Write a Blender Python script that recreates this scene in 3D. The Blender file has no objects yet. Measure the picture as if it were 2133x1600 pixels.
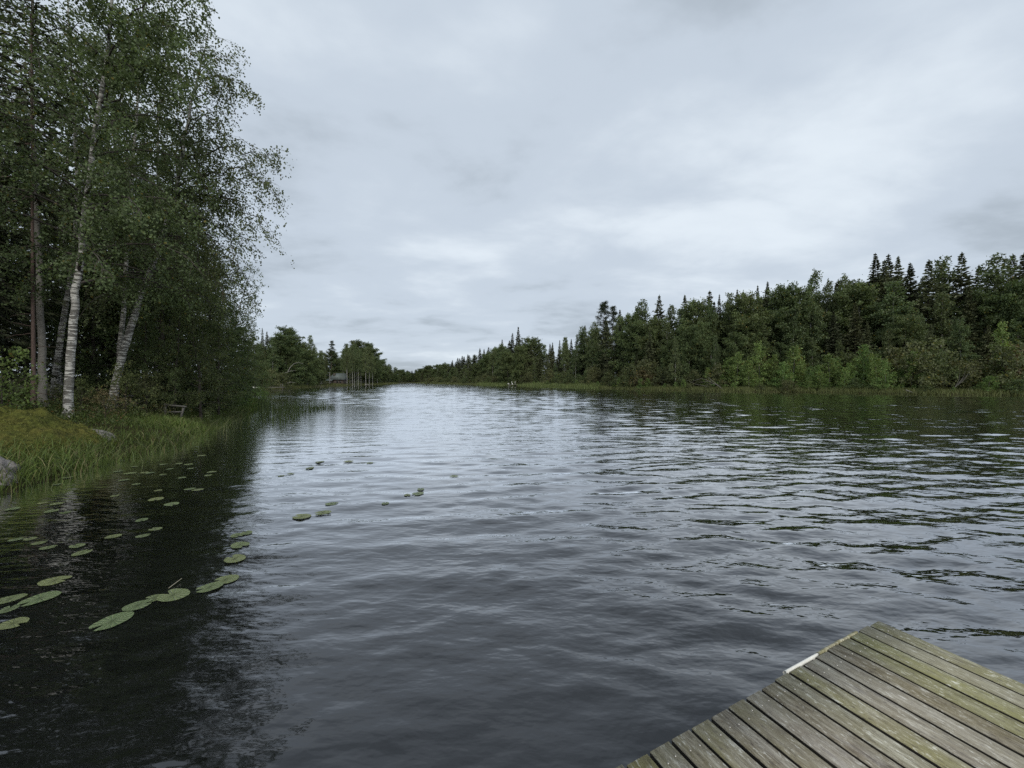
import bpy, math, random
import numpy as np
from mathutils import Vector, noise as mnoise

R = math.radians
scene = bpy.context.scene
COL = scene.collection

# ------------------------------------------------------------------ camera
CAM_H, FPX, CX, HY = 2.0, 801.0, 1066.5, 794.0        # eye height, focal length and horizon in photograph pixels
cam_d = bpy.data.cameras.new('camera')
cam_d.sensor_width = 36.0
cam_d.lens = 36.0 * FPX / 2133.0
cam_d.clip_start = 0.05
cam_d.clip_end = 9000.0
cam = bpy.data.objects.new('camera', cam_d)
cam.location = (0, 0, CAM_H)
cam.rotation_euler = (R(90) - math.atan(6.0 / FPX), 0, 0)
COL.objects.link(cam)
scene.camera = cam

# ------------------------------------------------------------------ world: overcast sky
SUN_EL, SUN_AZ = R(40), R(166)                         # sun high behind the camera, veiled by cloud
world = bpy.data.worlds.new('World')
scene.world = world
world.use_nodes = True
wn, wl = world.node_tree.nodes, world.node_tree.links
wn.clear()
def W(t, **kw):
    n = wn.new(t)
    for k, v in kw.items():
        setattr(n, k, v)
    return n
def wmath(op, a, b=None):
    n = W('ShaderNodeMath', operation=op)
    for i, v in enumerate((a, b)):
        if v is None: continue
        if isinstance(v, (int, float)): n.inputs[i].default_value = v
        else: wl.new(v, n.inputs[i])
    return n.outputs[0]
w_out = W('ShaderNodeOutputWorld')
w_bg = W('ShaderNodeBackground')
w_bg.inputs['Strength'].default_value = 0.059
sky = W('ShaderNodeTexSky', sky_type='NISHITA', sun_disc=False, sun_elevation=SUN_EL, sun_rotation=SUN_AZ)
tc = W('ShaderNodeTexCoord')
sep = W('ShaderNodeSeparateXYZ'); wl.new(tc.outputs['Generated'], sep.inputs[0])
zz = wmath('ADD', wmath('MAXIMUM', sep.outputs['Z'], 0.0), 0.17)
cmb = W('ShaderNodeCombineXYZ')
wl.new(wmath('DIVIDE', sep.outputs['X'], zz), cmb.inputs['X'])
wl.new(wmath('DIVIDE', sep.outputs['Y'], zz), cmb.inputs['Y'])
def wnoise(scale, detail, rough, dist, loc):
    mp = W('ShaderNodeMapping'); mp.inputs['Location'].default_value = loc
    mp.inputs['Rotation'].default_value = (0, 0, R(-24)); mp.inputs['Scale'].default_value = (0.72, 1.0, 1.0)
    wl.new(cmb.outputs[0], mp.inputs['Vector'])
    n = W('ShaderNodeTexNoise')
    n.inputs['Scale'].default_value = scale; n.inputs['Detail'].default_value = detail
    n.inputs['Roughness'].default_value = rough; n.inputs['Distortion'].default_value = dist
    wl.new(mp.outputs[0], n.inputs['Vector'])
    return n.outputs['Fac']
c1 = wnoise(0.75, 5.0, 0.50, 0.25, (3.9, -6.1, 0.0))
c2 = wnoise(2.1, 6.0, 0.55, 0.2, (9.63, -2.93, 2.0))
c12 = wmath('ADD', wmath('MULTIPLY', c1, 0.60), wmath('MULTIPLY', c2, 0.40))
ramp = W('ShaderNodeValToRGB'); wl.new(c12, ramp.inputs['Fac'])
ramp.color_ramp.interpolation = 'EASE'
e = ramp.color_ramp.elements
e[0].position = 0.38; e[0].color = (0.435, 0.50, 0.57, 1)
e[1].position = 0.67; e[1].color = (0.81, 0.89, 0.965, 1)
m_ = e.new(0.50); m_.color = (0.60, 0.68, 0.775, 1)
scl = W('ShaderNodeVectorMath', operation='SCALE'); scl.inputs['Scale'].default_value = 10.0
wl.new(ramp.outputs['Color'], scl.inputs[0])
mixw = W('ShaderNodeMix', data_type='RGBA'); mixw.inputs['Factor'].default_value = 0.95
wl.new(sky.outputs['Color'], mixw.inputs['A']); wl.new(scl.outputs[0], mixw.inputs['B'])
wl.new(mixw.outputs['Result'], w_bg.inputs['Color'])
wl.new(w_bg.outputs[0], w_out.inputs['Surface'])
world.cycles.sampling_method = 'NONE'

sun_d = bpy.data.lights.new('sun', 'SUN')
sun_d.energy = 1.35; sun_d.angle = R(25); sun_d.color = (1.0, 0.965, 0.91)
sun = bpy.data.objects.new('sun', sun_d)
sun.rotation_euler = (R(90) - SUN_EL, 0, R(180) - SUN_AZ + R(0))
sun.location = (0, -20, 60)
COL.objects.link(sun)

vs = scene.view_settings
vs.view_transform = 'Standard'; vs.look = 'None'; vs.exposure = 0.75; vs.gamma = 1.0
vs.use_curve_mapping = False
scene.cycles.max_bounces = 5
scene.cycles.diffuse_bounces = 2
scene.cycles.glossy_bounces = 3
scene.cycles.transmission_bounces = 4
scene.cycles.use_denoising = False

# ------------------------------------------------------------------ helpers
RNG = np.random.default_rng(11)
random.seed(5)

def P(ix, iy, D):
    """point seen at photograph pixel ix, iy and standing D metres ahead"""
    return np.array([(ix - CX) / FPX * D, D, CAM_H + (HY - iy) / FPX * D])
def G(ix, iy, z=0.0):
    D = FPX * (CAM_H - z) / (iy - HY)
    return np.array([(ix - CX) / FPX * D, D])

def tag(o, label=None, cat=None, group=None, kind=None):
    if label: o['label'] = label
    if cat: o['category'] = cat
    if group: o['group'] = group
    if kind: o['kind'] = kind
    return o
def link(name, data, mats=None, parent=None):
    o = bpy.data.objects.new(name, data)
    COL.objects.link(o)
    if parent is not None: o.parent = parent
    return o
def empty(name, loc=(0, 0, 0), rz=0.0, s=1.0):
    o = bpy.data.objects.new(name, None)
    COL.objects.link(o)
    o.empty_display_size = 0.2
    o.location = loc; o.rotation_euler = (0, 0, rz)
    o.scale = (s, s, s) if isinstance(s, (int, float)) else s
    return o

def mesh_np(name, V, F, mat, tint=None, smooth=False):
    V = np.asarray(V, dtype=np.float32).reshape(-1, 3); F = np.asarray(F, dtype=np.int32)
    k = F.shape[1]
    me = bpy.data.meshes.new(name)
    me.vertices.add(len(V)); me.vertices.foreach_set('co', V.ravel())
    me.loops.add(F.size); me.loops.foreach_set('vertex_index', F.ravel())
    me.polygons.add(len(F)); me.polygons.foreach_set('loop_start', np.arange(len(F), dtype=np.int32) * k)
    if smooth: me.polygons.foreach_set('use_smooth', np.ones(len(F), dtype=bool))
    if tint is not None:
        a = me.attributes.new('tint', 'FLOAT_COLOR', 'FACE')
        c = np.ones((len(F), 4), dtype=np.float32); c[:, :3] = tint
        a.data.foreach_set('color', c.ravel())
    me.update(calc_edges=True)
    me.materials.append(mat)
    return me

class Acc:
    """collects quads"""
    def __init__(s): s.V = []; s.F = []; s.T = []; s.n = 0; s.mark = None
    def add(s, V, F, T=None):
        V = np.asarray(V, float).reshape(-1, 3); F = np.asarray(F, int)
        s.V.append(V); s.F.append(F + s.n); s.n += len(V)
        if T is not None: s.T.append(np.broadcast_to(np.asarray(T, float), (len(F), 3)))
    def mesh(s, name, mat, smooth=False):
        me = mesh_np(name, np.concatenate(s.V), np.concatenate(s.F), mat, np.concatenate(s.T) if s.T else None, smooth)
        if s.mark is not None:                                  # faces after the mark: limbs with darker bark
            me.materials.append(MAT['limb_bark'])
            mi = np.zeros(len(me.polygons), dtype=np.int32); mi[s.mark:] = 1
            me.polygons.foreach_set('material_index', mi)
        return me

def tube(acc, pts, rad, k=6, cap=True):
    pts = np.asarray(pts, float); n = len(pts)
    rad = np.broadcast_to(np.asarray(rad, float), (n,))
    t = np.gradient(pts, axis=0); t /= np.linalg.norm(t, axis=1, keepdims=True) + 1e-9
    ref = np.where(np.abs(t[:, 2:3]) > 0.9, np.array([[1.0, 0, 0]]), np.array([[0, 0, 1.0]]))
    if np.abs(t[:, 2]).mean() > 0.6: ref = np.tile([[0.0, 1.0, 0.0]], (n, 1))
    else: ref = np.tile([[0.0, 0.0, 1.0]], (n, 1))
    u = np.cross(t, ref); u /= np.linalg.norm(u, axis=1, keepdims=True) + 1e-9
    v = np.cross(t, u)
    a = np.arange(k) * 2 * math.pi / k
    ring = (u[:, None, :] * np.cos(a)[None, :, None] + v[:, None, :] * np.sin(a)[None, :, None]) * rad[:, None, None] + pts[:, None, :]
    V = ring.reshape(-1, 3)
    i = np.arange(n - 1)[:, None] * k; j = np.arange(k)[None, :]; j2 = (j + 1) % k
    F = np.stack([i + j, i + j2, i + k + j2, i + k + j], -1).reshape(-1, 4)
    acc.add(V, F)

def unit(v):
    v = np.asarray(v, float); return v / (np.linalg.norm(v, axis=-1, keepdims=True) + 1e-9)

def leaves(acc, C, A, l, w, tint, rng):
    """rhombic leaf quads: centre C, long axis A, half sizes l, w"""
    n = len(C); A = unit(A)
    B = unit(np.cross(A, rng.normal(size=(n, 3))))
    l = np.broadcast_to(np.asarray(l, float), (n,))[:, None]; w = np.broadcast_to(np.asarray(w, float), (n,))[:, None]
    V = np.stack([C - A * l, C + B * w - A * l * 0.15, C + A * l, C - B * w - A * l * 0.15], 1).reshape(-1, 3)
    F = np.arange(4 * n).reshape(n, 4)
    acc.add(V, F, tint)

def mixtint(rng, n, a, b, jit=0.18, third=None, p3=0.0):
    t = rng.random((n, 1)); c = np.asarray(a)[None] * (1 - t) + np.asarray(b)[None] * t
    if third is not None:
        m = rng.random(n) < p3; c[m] = np.asarray(third)
    return c * (1 + rng.normal(size=(n, 1)) * jit).clip(0.45, 1.7)

# smooth value noise in numpy
_perm = np.random.default_rng(3).random((256, 256))
def vnoise(x, y):
    xi = np.floor(x).astype(int); yi = np.floor(y).astype(int)
    fx = x - xi; fy = y - yi
    fx = fx * fx * (3 - 2 * fx); fy = fy * fy * (3 - 2 * fy)
    g = lambda a, b: _perm[a % 256, b % 256]
    return (g(xi, yi) * (1 - fx) + g(xi + 1, yi) * fx) * (1 - fy) + (g(xi, yi + 1) * (1 - fx) + g(xi + 1, yi + 1) * fx) * fy
def fbm(x, y, o=4):
    s = 0.0; a = 0.5
    for i in range(o):
        s = s + a * (vnoise(x * 2 ** i + 17.3 * i, y * 2 ** i + 5.1 * i) - 0.5); a *= 0.5
    return s

# ------------------------------------------------------------------ materials
MAT = {}
def new_mat(name):
    m = bpy.data.materials.new(name); m.use_nodes = True
    MAT[name] = m
    nt = m.node_tree; nt.nodes.clear()
    return m, nt.nodes, nt.links
class NB:
    """small node-building aid"""
    def __init__(s, name):
        s.m, s.n, s.l = new_mat(name)
        s.out = s.n.new('ShaderNodeOutputMaterial')
    def node(s, t, ins=None, **kw):
        nd = s.n.new(t)
        for k, v in kw.items(): setattr(nd, k, v)
        for k, v in (ins or {}).items(): s.set(nd.inputs[k], v)
        return nd
    def set(s, sock, v):
        if hasattr(v, 'is_output') or isinstance(v, bpy.types.NodeSocket): s.l.new(v, sock)
        else: sock.default_value = v
    def math(s, op, a, b=0.0, clamp=False):
        nd = s.node('ShaderNodeMath', {0: a, 1: b}, operation=op); nd.use_clamp = clamp
        return nd.outputs[0]
    def noise(s, vec, scale, detail=3.0, rough=0.5, dist=0.0):
        return s.node('ShaderNodeTexNoise', {'Vector': vec, 'Scale': scale, 'Detail': detail, 'Roughness': rough, 'Distortion': dist}).outputs['Fac']
    def map(s, vec, loc=(0, 0, 0), rot=(0, 0, 0), scale=(1, 1, 1)):
        return s.node('ShaderNodeMapping', {'Vector': vec, 'Location': loc, 'Rotation': rot, 'Scale': scale}).outputs[0]
    def ramp(s, fac, stops, interp='LINEAR'):
        nd = s.node('ShaderNodeValToRGB', {'Fac': fac}); cr = nd.color_ramp; cr.interpolation = interp
        cr.elements[0].position, cr.elements[0].color = stops[0][0], stops[0][1] if len(stops[0][1]) == 4 else (*stops[0][1], 1)
        cr.elements[1].position, cr.elements[1].color = stops[-1][0], (*stops[-1][1], 1)
        for p, c in stops[1:-1]:
            e_ = cr.elements.new(p); e_.color = (*c, 1)
        return nd.outputs['Color']
    def mix(s, f, a, b, blend='MIX'):
        nd = s.node('ShaderNodeMix', data_type='RGBA', blend_type=blend)
        s.set(nd.inputs['Factor'], f); s.set(nd.inputs['A'], a if not isinstance(a, tuple) else (*a, 1)[:4]); s.set(nd.inputs['B'], b if not isinstance(b, tuple) else (*b, 1)[:4])
        return nd.outputs['Result']
    def pos(s): return s.node('ShaderNodeNewGeometry').outputs['Position']
    def obj(s): return s.node('ShaderNodeTexCoord').outputs['Object']
    def rand(s): return s.node('ShaderNodeObjectInfo').outputs['Random']
    def bump(s, h, dist=0.01, strength=1.0):
        return s.node('ShaderNodeBump', {'Height': h, 'Distance': dist, 'Strength': strength}).outputs[0]
    def principled(s, col, rough=0.7, normal=None, spec=0.3, **ins):
        d = {'Base Color': col if not isinstance(col, tuple) else (*col, 1)[:4], 'Roughness': rough, 'Specular IOR Level': spec}
        d.update(ins)
        if normal is not None: d['Normal'] = normal
        return s.node('ShaderNodeBsdfPrincipled', d).outputs[0]
    def done(s, sh): s.l.new(sh, s.out.inputs['Surface']); return s.m

def foliage_mat(name, transl=0.38, hue=0.03, val=0.3):
    b = NB(name)
    at = b.node('ShaderNodeAttribute', attribute_name='tint').outputs['Color']
    r = b.rand()
    hs = b.node('ShaderNodeHueSaturation', {'Hue': b.math('ADD', 0.5 - hue / 2, b.math('MULTIPLY', r, hue)),
                                            'Saturation': 1.0,
                                            'Value': b.math('ADD', 1 - val / 2, b.math('MULTIPLY', b.math('FRACT', b.math('MULTIPLY', r, 7.31)), val)), 'Color': at}).outputs[0]
    d = b.principled(hs, 0.55, spec=0.25)
    t = b.node('ShaderNodeBsdfTranslucent', {'Color': b.mix(1.0, hs, (1.15, 1.2, 0.6), 'MULTIPLY')}).outputs[0]
    ms = b.node('ShaderNodeMixShader', {0: transl, 1: d, 2: t}).outputs[0]
    return b.done(ms)
foliage_mat('leaf'); foliage_mat('needle', 0.12, 0.02, 0.3); foliage_mat('grass', 0.3, 0.0, 0.0)

def birch_bark():
    b = NB('birch_bark')
    p = b.obj(); off = b.node('ShaderNodeVectorMath', {0: p, 1: b.node('ShaderNodeCombineXYZ', {'X': b.math('MULTIPLY', b.rand(), 31.0), 'Z': b.math('MULTIPLY', b.rand(), 17.0)}).outputs[0]}, operation='ADD').outputs[0]
    n1 = b.noise(b.map(off, scale=(3.2, 3.2, 17.0)), 1.0, 4.0, 0.6, 0.4)
    n2 = b.noise(b.map(off, scale=(2.2, 2.2, 2.6)), 1.0, 4.0, 0.6, 0.6)
    n3 = b.noise(off, 38.0, 3.0, 0.6)
    band = b.ramp(n1, [(0.47, (0, 0, 0)), (0.54, (1, 1, 1))])
    patch = b.ramp(n2, [(0.53, (0, 0, 0)), (0.60, (1, 1, 1))])
    z = b.node('ShaderNodeSeparateXYZ', {0: p}).outputs['Z']
    low = b.math('ADD', b.math('MULTIPLY', z, -0.28), 1.0, True)
    dark = b.math('MAXIMUM', b.math('MULTIPLY', band, 0.85), b.math('MULTIPLY', patch, b.math('ADD', 0.35, b.math('MULTIPLY', low, 0.6), True)))
    white = b.mix(n3, (0.36, 0.35, 0.31), (0.60, 0.585, 0.54))
    col = b.mix(dark, white, b.mix(n3, (0.025, 0.022, 0.018), (0.09, 0.08, 0.065)))
    b.done(b.principled(col, 0.8, b.bump(b.math('SUBTRACT', b.math('MULTIPLY', n3, 0.4), dark), 0.02, 0.8)))
birch_bark()
def simple_bark(name, c1, c2, zs=3.0, xs=22.0):
    b = NB(name); p = b.obj()
    n = b.noise(b.map(p, scale=(xs, xs, zs)), 1.0, 5.0, 0.65, 0.5)
    n2 = b.noise(p, 2.5, 3.0)
    col = b.mix(b.math('ADD', b.math('MULTIPLY', n, 0.7), b.math('MULTIPLY', n2, 0.3)), c1, c2)
    b.done(b.principled(col, 0.9, b.bump(n, 0.03)))
simple_bark('grey_bark', (0.045, 0.04, 0.034), (0.30, 0.285, 0.25), 11.0, 7.0)
simple_bark('pine_bark', (0.045, 0.030, 0.024), (0.17, 0.12, 0.10))
simple_bark('limb_bark', (0.03, 0.026, 0.022), (0.11, 0.095, 0.08))
simple_bark('dark_bark', (0.02, 0.017, 0.014), (0.09, 0.075, 0.06))
simple_bark('dead_wood', (0.07, 0.064, 0.058), (0.20, 0.19, 0.17))
simple_bark('pale_wood', (0.14, 0.13, 0.115), (0.34, 0.325, 0.295))

def ground_mat():
    b = NB('forest_floor'); p = b.pos()
    n = b.noise(p, 0.6, 5.0, 0.6); n2 = b.noise(p, 6.0, 5.0, 0.65); n3 = b.noise(p, 40.0, 3.0)
    c = b.ramp(b.math('ADD', b.math('MULTIPLY', n, 0.6), b.math('MULTIPLY', n2, 0.4)),
               [(0.35, (0.03, 0.022, 0.012)), (0.48, (0.055, 0.05, 0.02)), (0.56, (0.04, 0.055, 0.015)), (0.7, (0.085, 0.08, 0.025))])
    c = b.mix(b.math('MULTIPLY', n3, 0.5), c, (0.02, 0.018, 0.01))
    b.done(b.principled(c, 0.95, b.bump(b.math('ADD', n2, b.math('MULTIPLY', n3, 0.4)), 0.12), spec=0.1))
ground_mat()

def moss_mat():
    b = NB('moss'); p = b.pos()
    n = b.noise(p, 1.3, 5.0, 0.6, 0.6); n2 = b.noise(p, 9.0, 4.0, 0.6); n3 = b.noise(p, 70.0, 3.0, 0.7)
    c = b.ramp(n, [(0.34, (0.095, 0.115, 0.028)), (0.48, (0.15, 0.16, 0.038)), (0.62, (0.175, 0.16, 0.046)), (0.74, (0.12, 0.14, 0.034))])
    c = b.mix(b.ramp(n2, [(0.40, (0.75, 0.75, 0.75)), (0.56, (0, 0, 0))]), c, (0.03, 0.035, 0.012))
    c = b.mix(b.math('MULTIPLY', n3, 0.55), c, (0.05, 0.05, 0.012))
    h = b.math('ADD', b.math('MULTIPLY', n2, 1.0), b.math('MULTIPLY', n3, 0.3))
    b.done(b.principled(c, 0.95, b.bump(h, 0.10), spec=0.1))
moss_mat()

def rock_mat():
    b = NB('granite'); p = b.pos()
    n = b.noise(p, 3.0, 6.0, 0.65, 0.5); n2 = b.noise(p, 22.0, 4.0, 0.6); n3 = b.noise(p, 8.0, 5.0, 0.6, 0.8)
    c = b.ramp(n, [(0.35, (0.11, 0.10, 0.095)), (0.5, (0.22, 0.20, 0.19)), (0.66, (0.31, 0.285, 0.265))])
    c = b.mix(b.ramp(n3, [(0.52, (0, 0, 0)), (0.62, (0.8, 0.8, 0.8))]), c, (0.06, 0.055, 0.05))
    c = b.mix(b.math('MULTIPLY', n2, 0.5), c, (0.14, 0.13, 0.125))
    b.done(b.principled(c, 0.85, b.bump(b.math('ADD', n3, b.math('MULTIPLY', n2, 0.4)), 0.05)))
rock_mat()

def water_mat():
    b = NB('lake_water'); p = b.pos()
    def waves(rot, sx, sy, detail, rough, dist=0.0, loc=(0, 0, 0)):
        return b.noise(b.map(p, loc, (0, 0, R(rot)), (sx, sy, 1.0)), 1.0, detail, rough, dist)
    rip = waves(-9, 2.6, 6.5, 2.0, 0.5, 0.15, (3, 8, 0))
    fine = waves(12, 8.0, 17.0, 2.0, 0.5, 0.15, (1, 5, 0))
    gust = b.ramp(waves(-12, 0.05, 0.12, 3.0, 0.55, 0.5, (4.2, 1.3, 0)), [(0.36, (0.5, 0.5, 0.5)), (0.62, (1.1, 1.1, 1.1))])
    h = b.math('ADD', b.math('MULTIPLY', rip, 0.015), b.math('MULTIPLY', fine, 0.0045))
    h = b.math('MULTIPLY', h, gust)
    nrm = b.node('ShaderNodeBump', {'Height': h, 'Distance': 1.0, 'Strength': 1.0, 'Filter Width': 0.01}).outputs[0]
    fr = b.node('ShaderNodeFresnel', {'IOR': 1.36, 'Normal': nrm}).outputs[0]
    deep = b.node('ShaderNodeBsdfDiffuse', {'Color': (0.005, 0.0055, 0.006, 1), 'Normal': nrm}).outputs[0]
    gl = b.node('ShaderNodeBsdfGlossy', {'Color': (0.97, 0.98, 1.0, 1), 'Roughness': 0.03, 'Normal': nrm}).outputs[0]
    b.done(b.node('ShaderNodeMixShader', {0: b.math('MULTIPLY', fr, 2.7, True), 1: deep, 2: gl}).outputs[0])
water_mat()

DECK_A = math.atan2(0.958, 1.990)                      # heading of the long edge of the pier
def plank_mat():
    b = NB('weathered_plank')
    p = b.map(b.pos(), rot=(0, 0, -DECK_A))            # x across the boards, y along the grain
    r = b.rand()
    off = b.node('ShaderNodeCombineXYZ', {'X': b.math('MULTIPLY', r, 9.0), 'Y': b.math('MULTIPLY', r, 37.0)}).outputs[0]
    q = b.node('ShaderNodeVectorMath', {0: p, 1: off}, operation='ADD').outputs[0]
    grain = b.noise(b.map(q, scale=(110, 7.0, 1)), 1.0, 5.0, 0.7, 0.6)
    streak = b.noise(b.map(q, scale=(30, 5.5, 1)), 1.0, 5.0, 0.65, 0.8)
    blot = b.noise(b.map(q, scale=(7, 2.2, 1)), 1.0, 5.0, 0.62, 0.5)
    speck = b.noise(b.map(q, scale=(75, 22, 1)), 1.0, 4.0, 0.75, 0.3)
    big = b.noise(b.map(p, scale=(1.1, 0.8, 1)), 1.0, 3.0, 0.5)
    c = b.ramp(streak, [(0.30, (0.120, 0.098, 0.066)), (0.45, (0.225, 0.198, 0.140)), (0.58, (0.32, 0.295, 0.225)), (0.72, (0.50, 0.475, 0.39))])
    c = b.mix(b.ramp(grain, [(0.36, (0.75, 0.75, 0.75)), (0.52, (0, 0, 0))]), c, (0.075, 0.066, 0.050))
    algae = b.math('MULTIPLY', b.ramp(b.math('ADD', b.math('MULTIPLY', blot, 0.62), b.math('MULTIPLY', big, 0.38)), [(0.38, (0, 0, 0)), (0.58, (1, 1, 1))]), b.math('ADD', 0.36, b.math('MULTIPLY', b.math('FRACT', b.math('MULTIPLY', r, 3.37)), 0.6)))
    c = b.mix(algae, c, b.mix(speck, (0.105, 0.098, 0.026), (0.25, 0.225, 0.07)))
    c = b.mix(b.ramp(speck, [(0.57, (0, 0, 0)), (0.66, (0.8, 0.8, 0.8))]), c, (0.55, 0.535, 0.45))
    c = b.mix(b.ramp(speck, [(0.34, (0.75, 0.75, 0.75)), (0.42, (0, 0, 0))]), c, (0.07, 0.058, 0.042))
    c = b.mix(b.ramp(blot, [(0.30, (0.6, 0.6, 0.6)), (0.40, (0, 0, 0))]), c, (0.085, 0.072, 0.058))
    c = b.mix(b.math('MULTIPLY', b.math('FRACT', b.math('MULTIPLY', r, 11.9)), 0.35), c, b.mix(streak, (0.14, 0.125, 0.115), (0.36, 0.335, 0.31)))
    hs = b.node('ShaderNodeHueSaturation', {'Hue': b.math('ADD', 0.485, b.math('MULTIPLY', r, 0.03)), 'Saturation': 0.92, 'Value': b.math('ADD', 1.10, b.math('MULTIPLY', b.math('FRACT', b.math('MULTIPLY', r, 5.7)), 0.32)), 'Color': c}).outputs[0]
    h = b.math('ADD', b.math('MULTIPLY', grain, 0.6), b.math('MULTIPLY', streak, 0.6))
    b.done(b.principled(hs, 0.82, b.bump(h, 0.006), spec=0.25))
plank_mat()

def flat_mat(name, col, rough=0.6, var=0.15, scale=5.0, spec=0.3, metal=0.0):
    b = NB(name); n = b.noise(b.obj(), scale, 5.0, 0.6)
    c = b.mix(n, tuple(x * (1 - var) for x in col), tuple(min(1, x * (1 + var)) for x in col))
    b.done(b.principled(c, rough, spec=spec, Metallic=metal))
flat_mat('white_paint', (0.68, 0.67, 0.61), 0.5, 0.28, 22.0)
flat_mat('screw_steel', (0.40, 0.38, 0.34), 0.4, 0.1, 5.0, 0.5, 0.6)
flat_mat('roof_metal', (0.105, 0.125, 0.115), 0.6, 0.4, 0.9)
flat_mat('brown_timber', (0.07, 0.055, 0.045), 0.8, 0.25, 3.0)
flat_mat('dark_glass', (0.02, 0.022, 0.025), 0.1, 0.1)
flat_mat('gap_shade', (0.022, 0.019, 0.014), 0.8, 0.3, 9.0)  # shade of the deck gaps, painted on the board sides and undersides
flat_mat('dark_timber', (0.06, 0.052, 0.040), 0.9, 0.3, 6.0)
flat_mat('grey_timber', (0.12, 0.114, 0.10), 0.9, 0.3, 8.0)
flat_mat('straw', (0.42, 0.38, 0.28), 0.8, 0.2, 8.0)

def pad_mat():
    b = NB('lily_pad'); r = b.rand(); p = b.obj()
    sp = b.node('ShaderNodeSeparateXYZ', {0: p})
    ang = b.math('ARCTAN2', sp.outputs['Y'], sp.outputs['X'])
    vein = b.math('ABSOLUTE', b.math('SINE', b.math('MULTIPLY', ang, 8.0)))
    veinm = b.ramp(vein, [(0.05, (0.75, 0.75, 0.75)), (0.35, (0, 0, 0))])
    off = b.node('ShaderNodeVectorMath', {0: p, 1: b.node('ShaderNodeCombineXYZ', {'X': b.math('MULTIPLY', r, 40.0)}).outputs[0]}, operation='ADD').outputs[0]
    n = b.noise(off, 9.0, 5.0, 0.6); n2 = b.noise(off, 34.0, 3.0, 0.6)
    base = b.mix(b.ramp(r, [(0.0, (0, 0, 0)), (0.8, (0.7, 0.7, 0.7)), (1.0, (1, 1, 1))]), (0.13, 0.185, 0.07), (0.23, 0.235, 0.075))
    c = b.mix(b.math('MULTIPLY', n, 0.8), base, (0.10, 0.145, 0.06))
    c = b.mix(veinm, c, (0.30, 0.34, 0.18))
    c = b.mix(b.ramp(n2, [(0.58, (0, 0, 0)), (0.68, (0.8, 0.8, 0.8))]), c, (0.12, 0.10, 0.045))
    rad_ = b.node('ShaderNodeVectorMath', {0: b.node('ShaderNodeVectorMath', {0: p, 1: (0.87, 1.07, 0.0)}, operation='MULTIPLY').outputs[0]}, operation='LENGTH').outputs['Value']
    c = b.mix(b.math('MULTIPLY', b.ramp(b.math('ADD', rad_, b.math('MULTIPLY', n, 0.25)), [(1.02, (0, 0, 0)), (1.12, (1, 1, 1))]), 0.55), c, (0.16, 0.13, 0.05))
    b.done(b.principled(c, 0.30, b.bump(b.math('ADD', n, b.math('MULTIPLY', vein, 0.45)), 0.02), 0.6))
pad_mat()
flat_mat('stalk_green', (0.09, 0.13, 0.04), 0.6, 0.2)

# ------------------------------------------------------------------ lake outline and terrain
SHORE = [G(2300, 828), G(2133, 825), G(1900, 822), G(1700, 818), G(1550, 817), G(1400, 814), G(1330, 812), G(1250, 809),
         G(1160, 806.5), G(1080, 804.5), G(1000, 802), G(940, 800), G(880, 798.5), np.array([-106.0, 421.0]), G(830, 799), G(790, 801),
         G(740, 803), G(690, 805.5), G(640, 807.5), G(590, 810), G(545, 812), np.array([-62.0, 80.0]), np.array([-60.0, 65.0]),
         np.array([-48.0, 55.0]), np.array([-36.0, 46.0]), np.array([-27.0, 38.0]), np.array([-21.3, 33.4]), G(540, 850), G(500, 868),
         G(470, 880), G(420, 905), G(380, 925), G(250, 955), G(150, 985), G(40, 1010), G(-60, 1040), np.array([-8.6, 5.0]),
         np.array([-8.0, 2.0]), np.array([-5.0, -2.5]), np.array([0.0, -6.0]), np.array([10.0, -9.0]), np.array([30.0, -14.0]),
         np.array([55.0, -8.0]), np.array([72.0, 15.0]), np.array([76.0, 36.0])]
SHORE = np.array(SHORE)
def land(x, y):
    """signed distance to the shoreline, positive on land"""
    x = np.asarray(x, float); y = np.asarray(y, float)
    best = np.full(x.shape, 1e9); inside = np.zeros(x.shape, bool)
    n = len(SHORE)
    for i in range(n):
        a = SHORE[i]; c = SHORE[(i + 1) % n]; d = c - a
        t = (((x - a[0]) * d[0] + (y - a[1]) * d[1]) / (d @ d)).clip(0, 1)
        best = np.minimum(best, (x - a[0] - t * d[0]) ** 2 + (y - a[1] - t * d[1]) ** 2)
        cond = (a[1] > y) != (c[1] > y)
        with np.errstate(divide='ignore', invalid='ignore'):
            xs = d[0] * (y - a[1]) / (d[1] if d[1] != 0 else 1e-9) + a[0]
        inside ^= cond & (x < xs)
    s = np.sqrt(best)
    return np.where(inside, -s, s)
def height(x, y):
    x = np.asarray(x, float); y = np.asarray(y, float)
    s = land(x, y) + 0.7 * fbm(x * 0.55, y * 0.55, 3)
    near = np.exp(-((x + 13) ** 2 + (y - 11) ** 2) / 250.0)
    z = np.where(s > 0, 0.28 * (1 - np.exp(-s / 0.45)) + (0.05 + 0.15 * near) * np.minimum(s, 4.5) + 0.035 * np.clip(s - 4.5, 0, 70), -1.4 * (1 - np.exp(s / 1.6)))
    z = z + np.where(s > 0.6, 0.28 * fbm(x * 0.5, y * 0.5, 4) + 1.5 * fbm(x * 0.03, y * 0.03, 2) * np.clip(s / 30, 0, 1), 0.0)
    return z
def gz(x, y): return float(height(np.array([x]), np.array([y]))[0])

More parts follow.
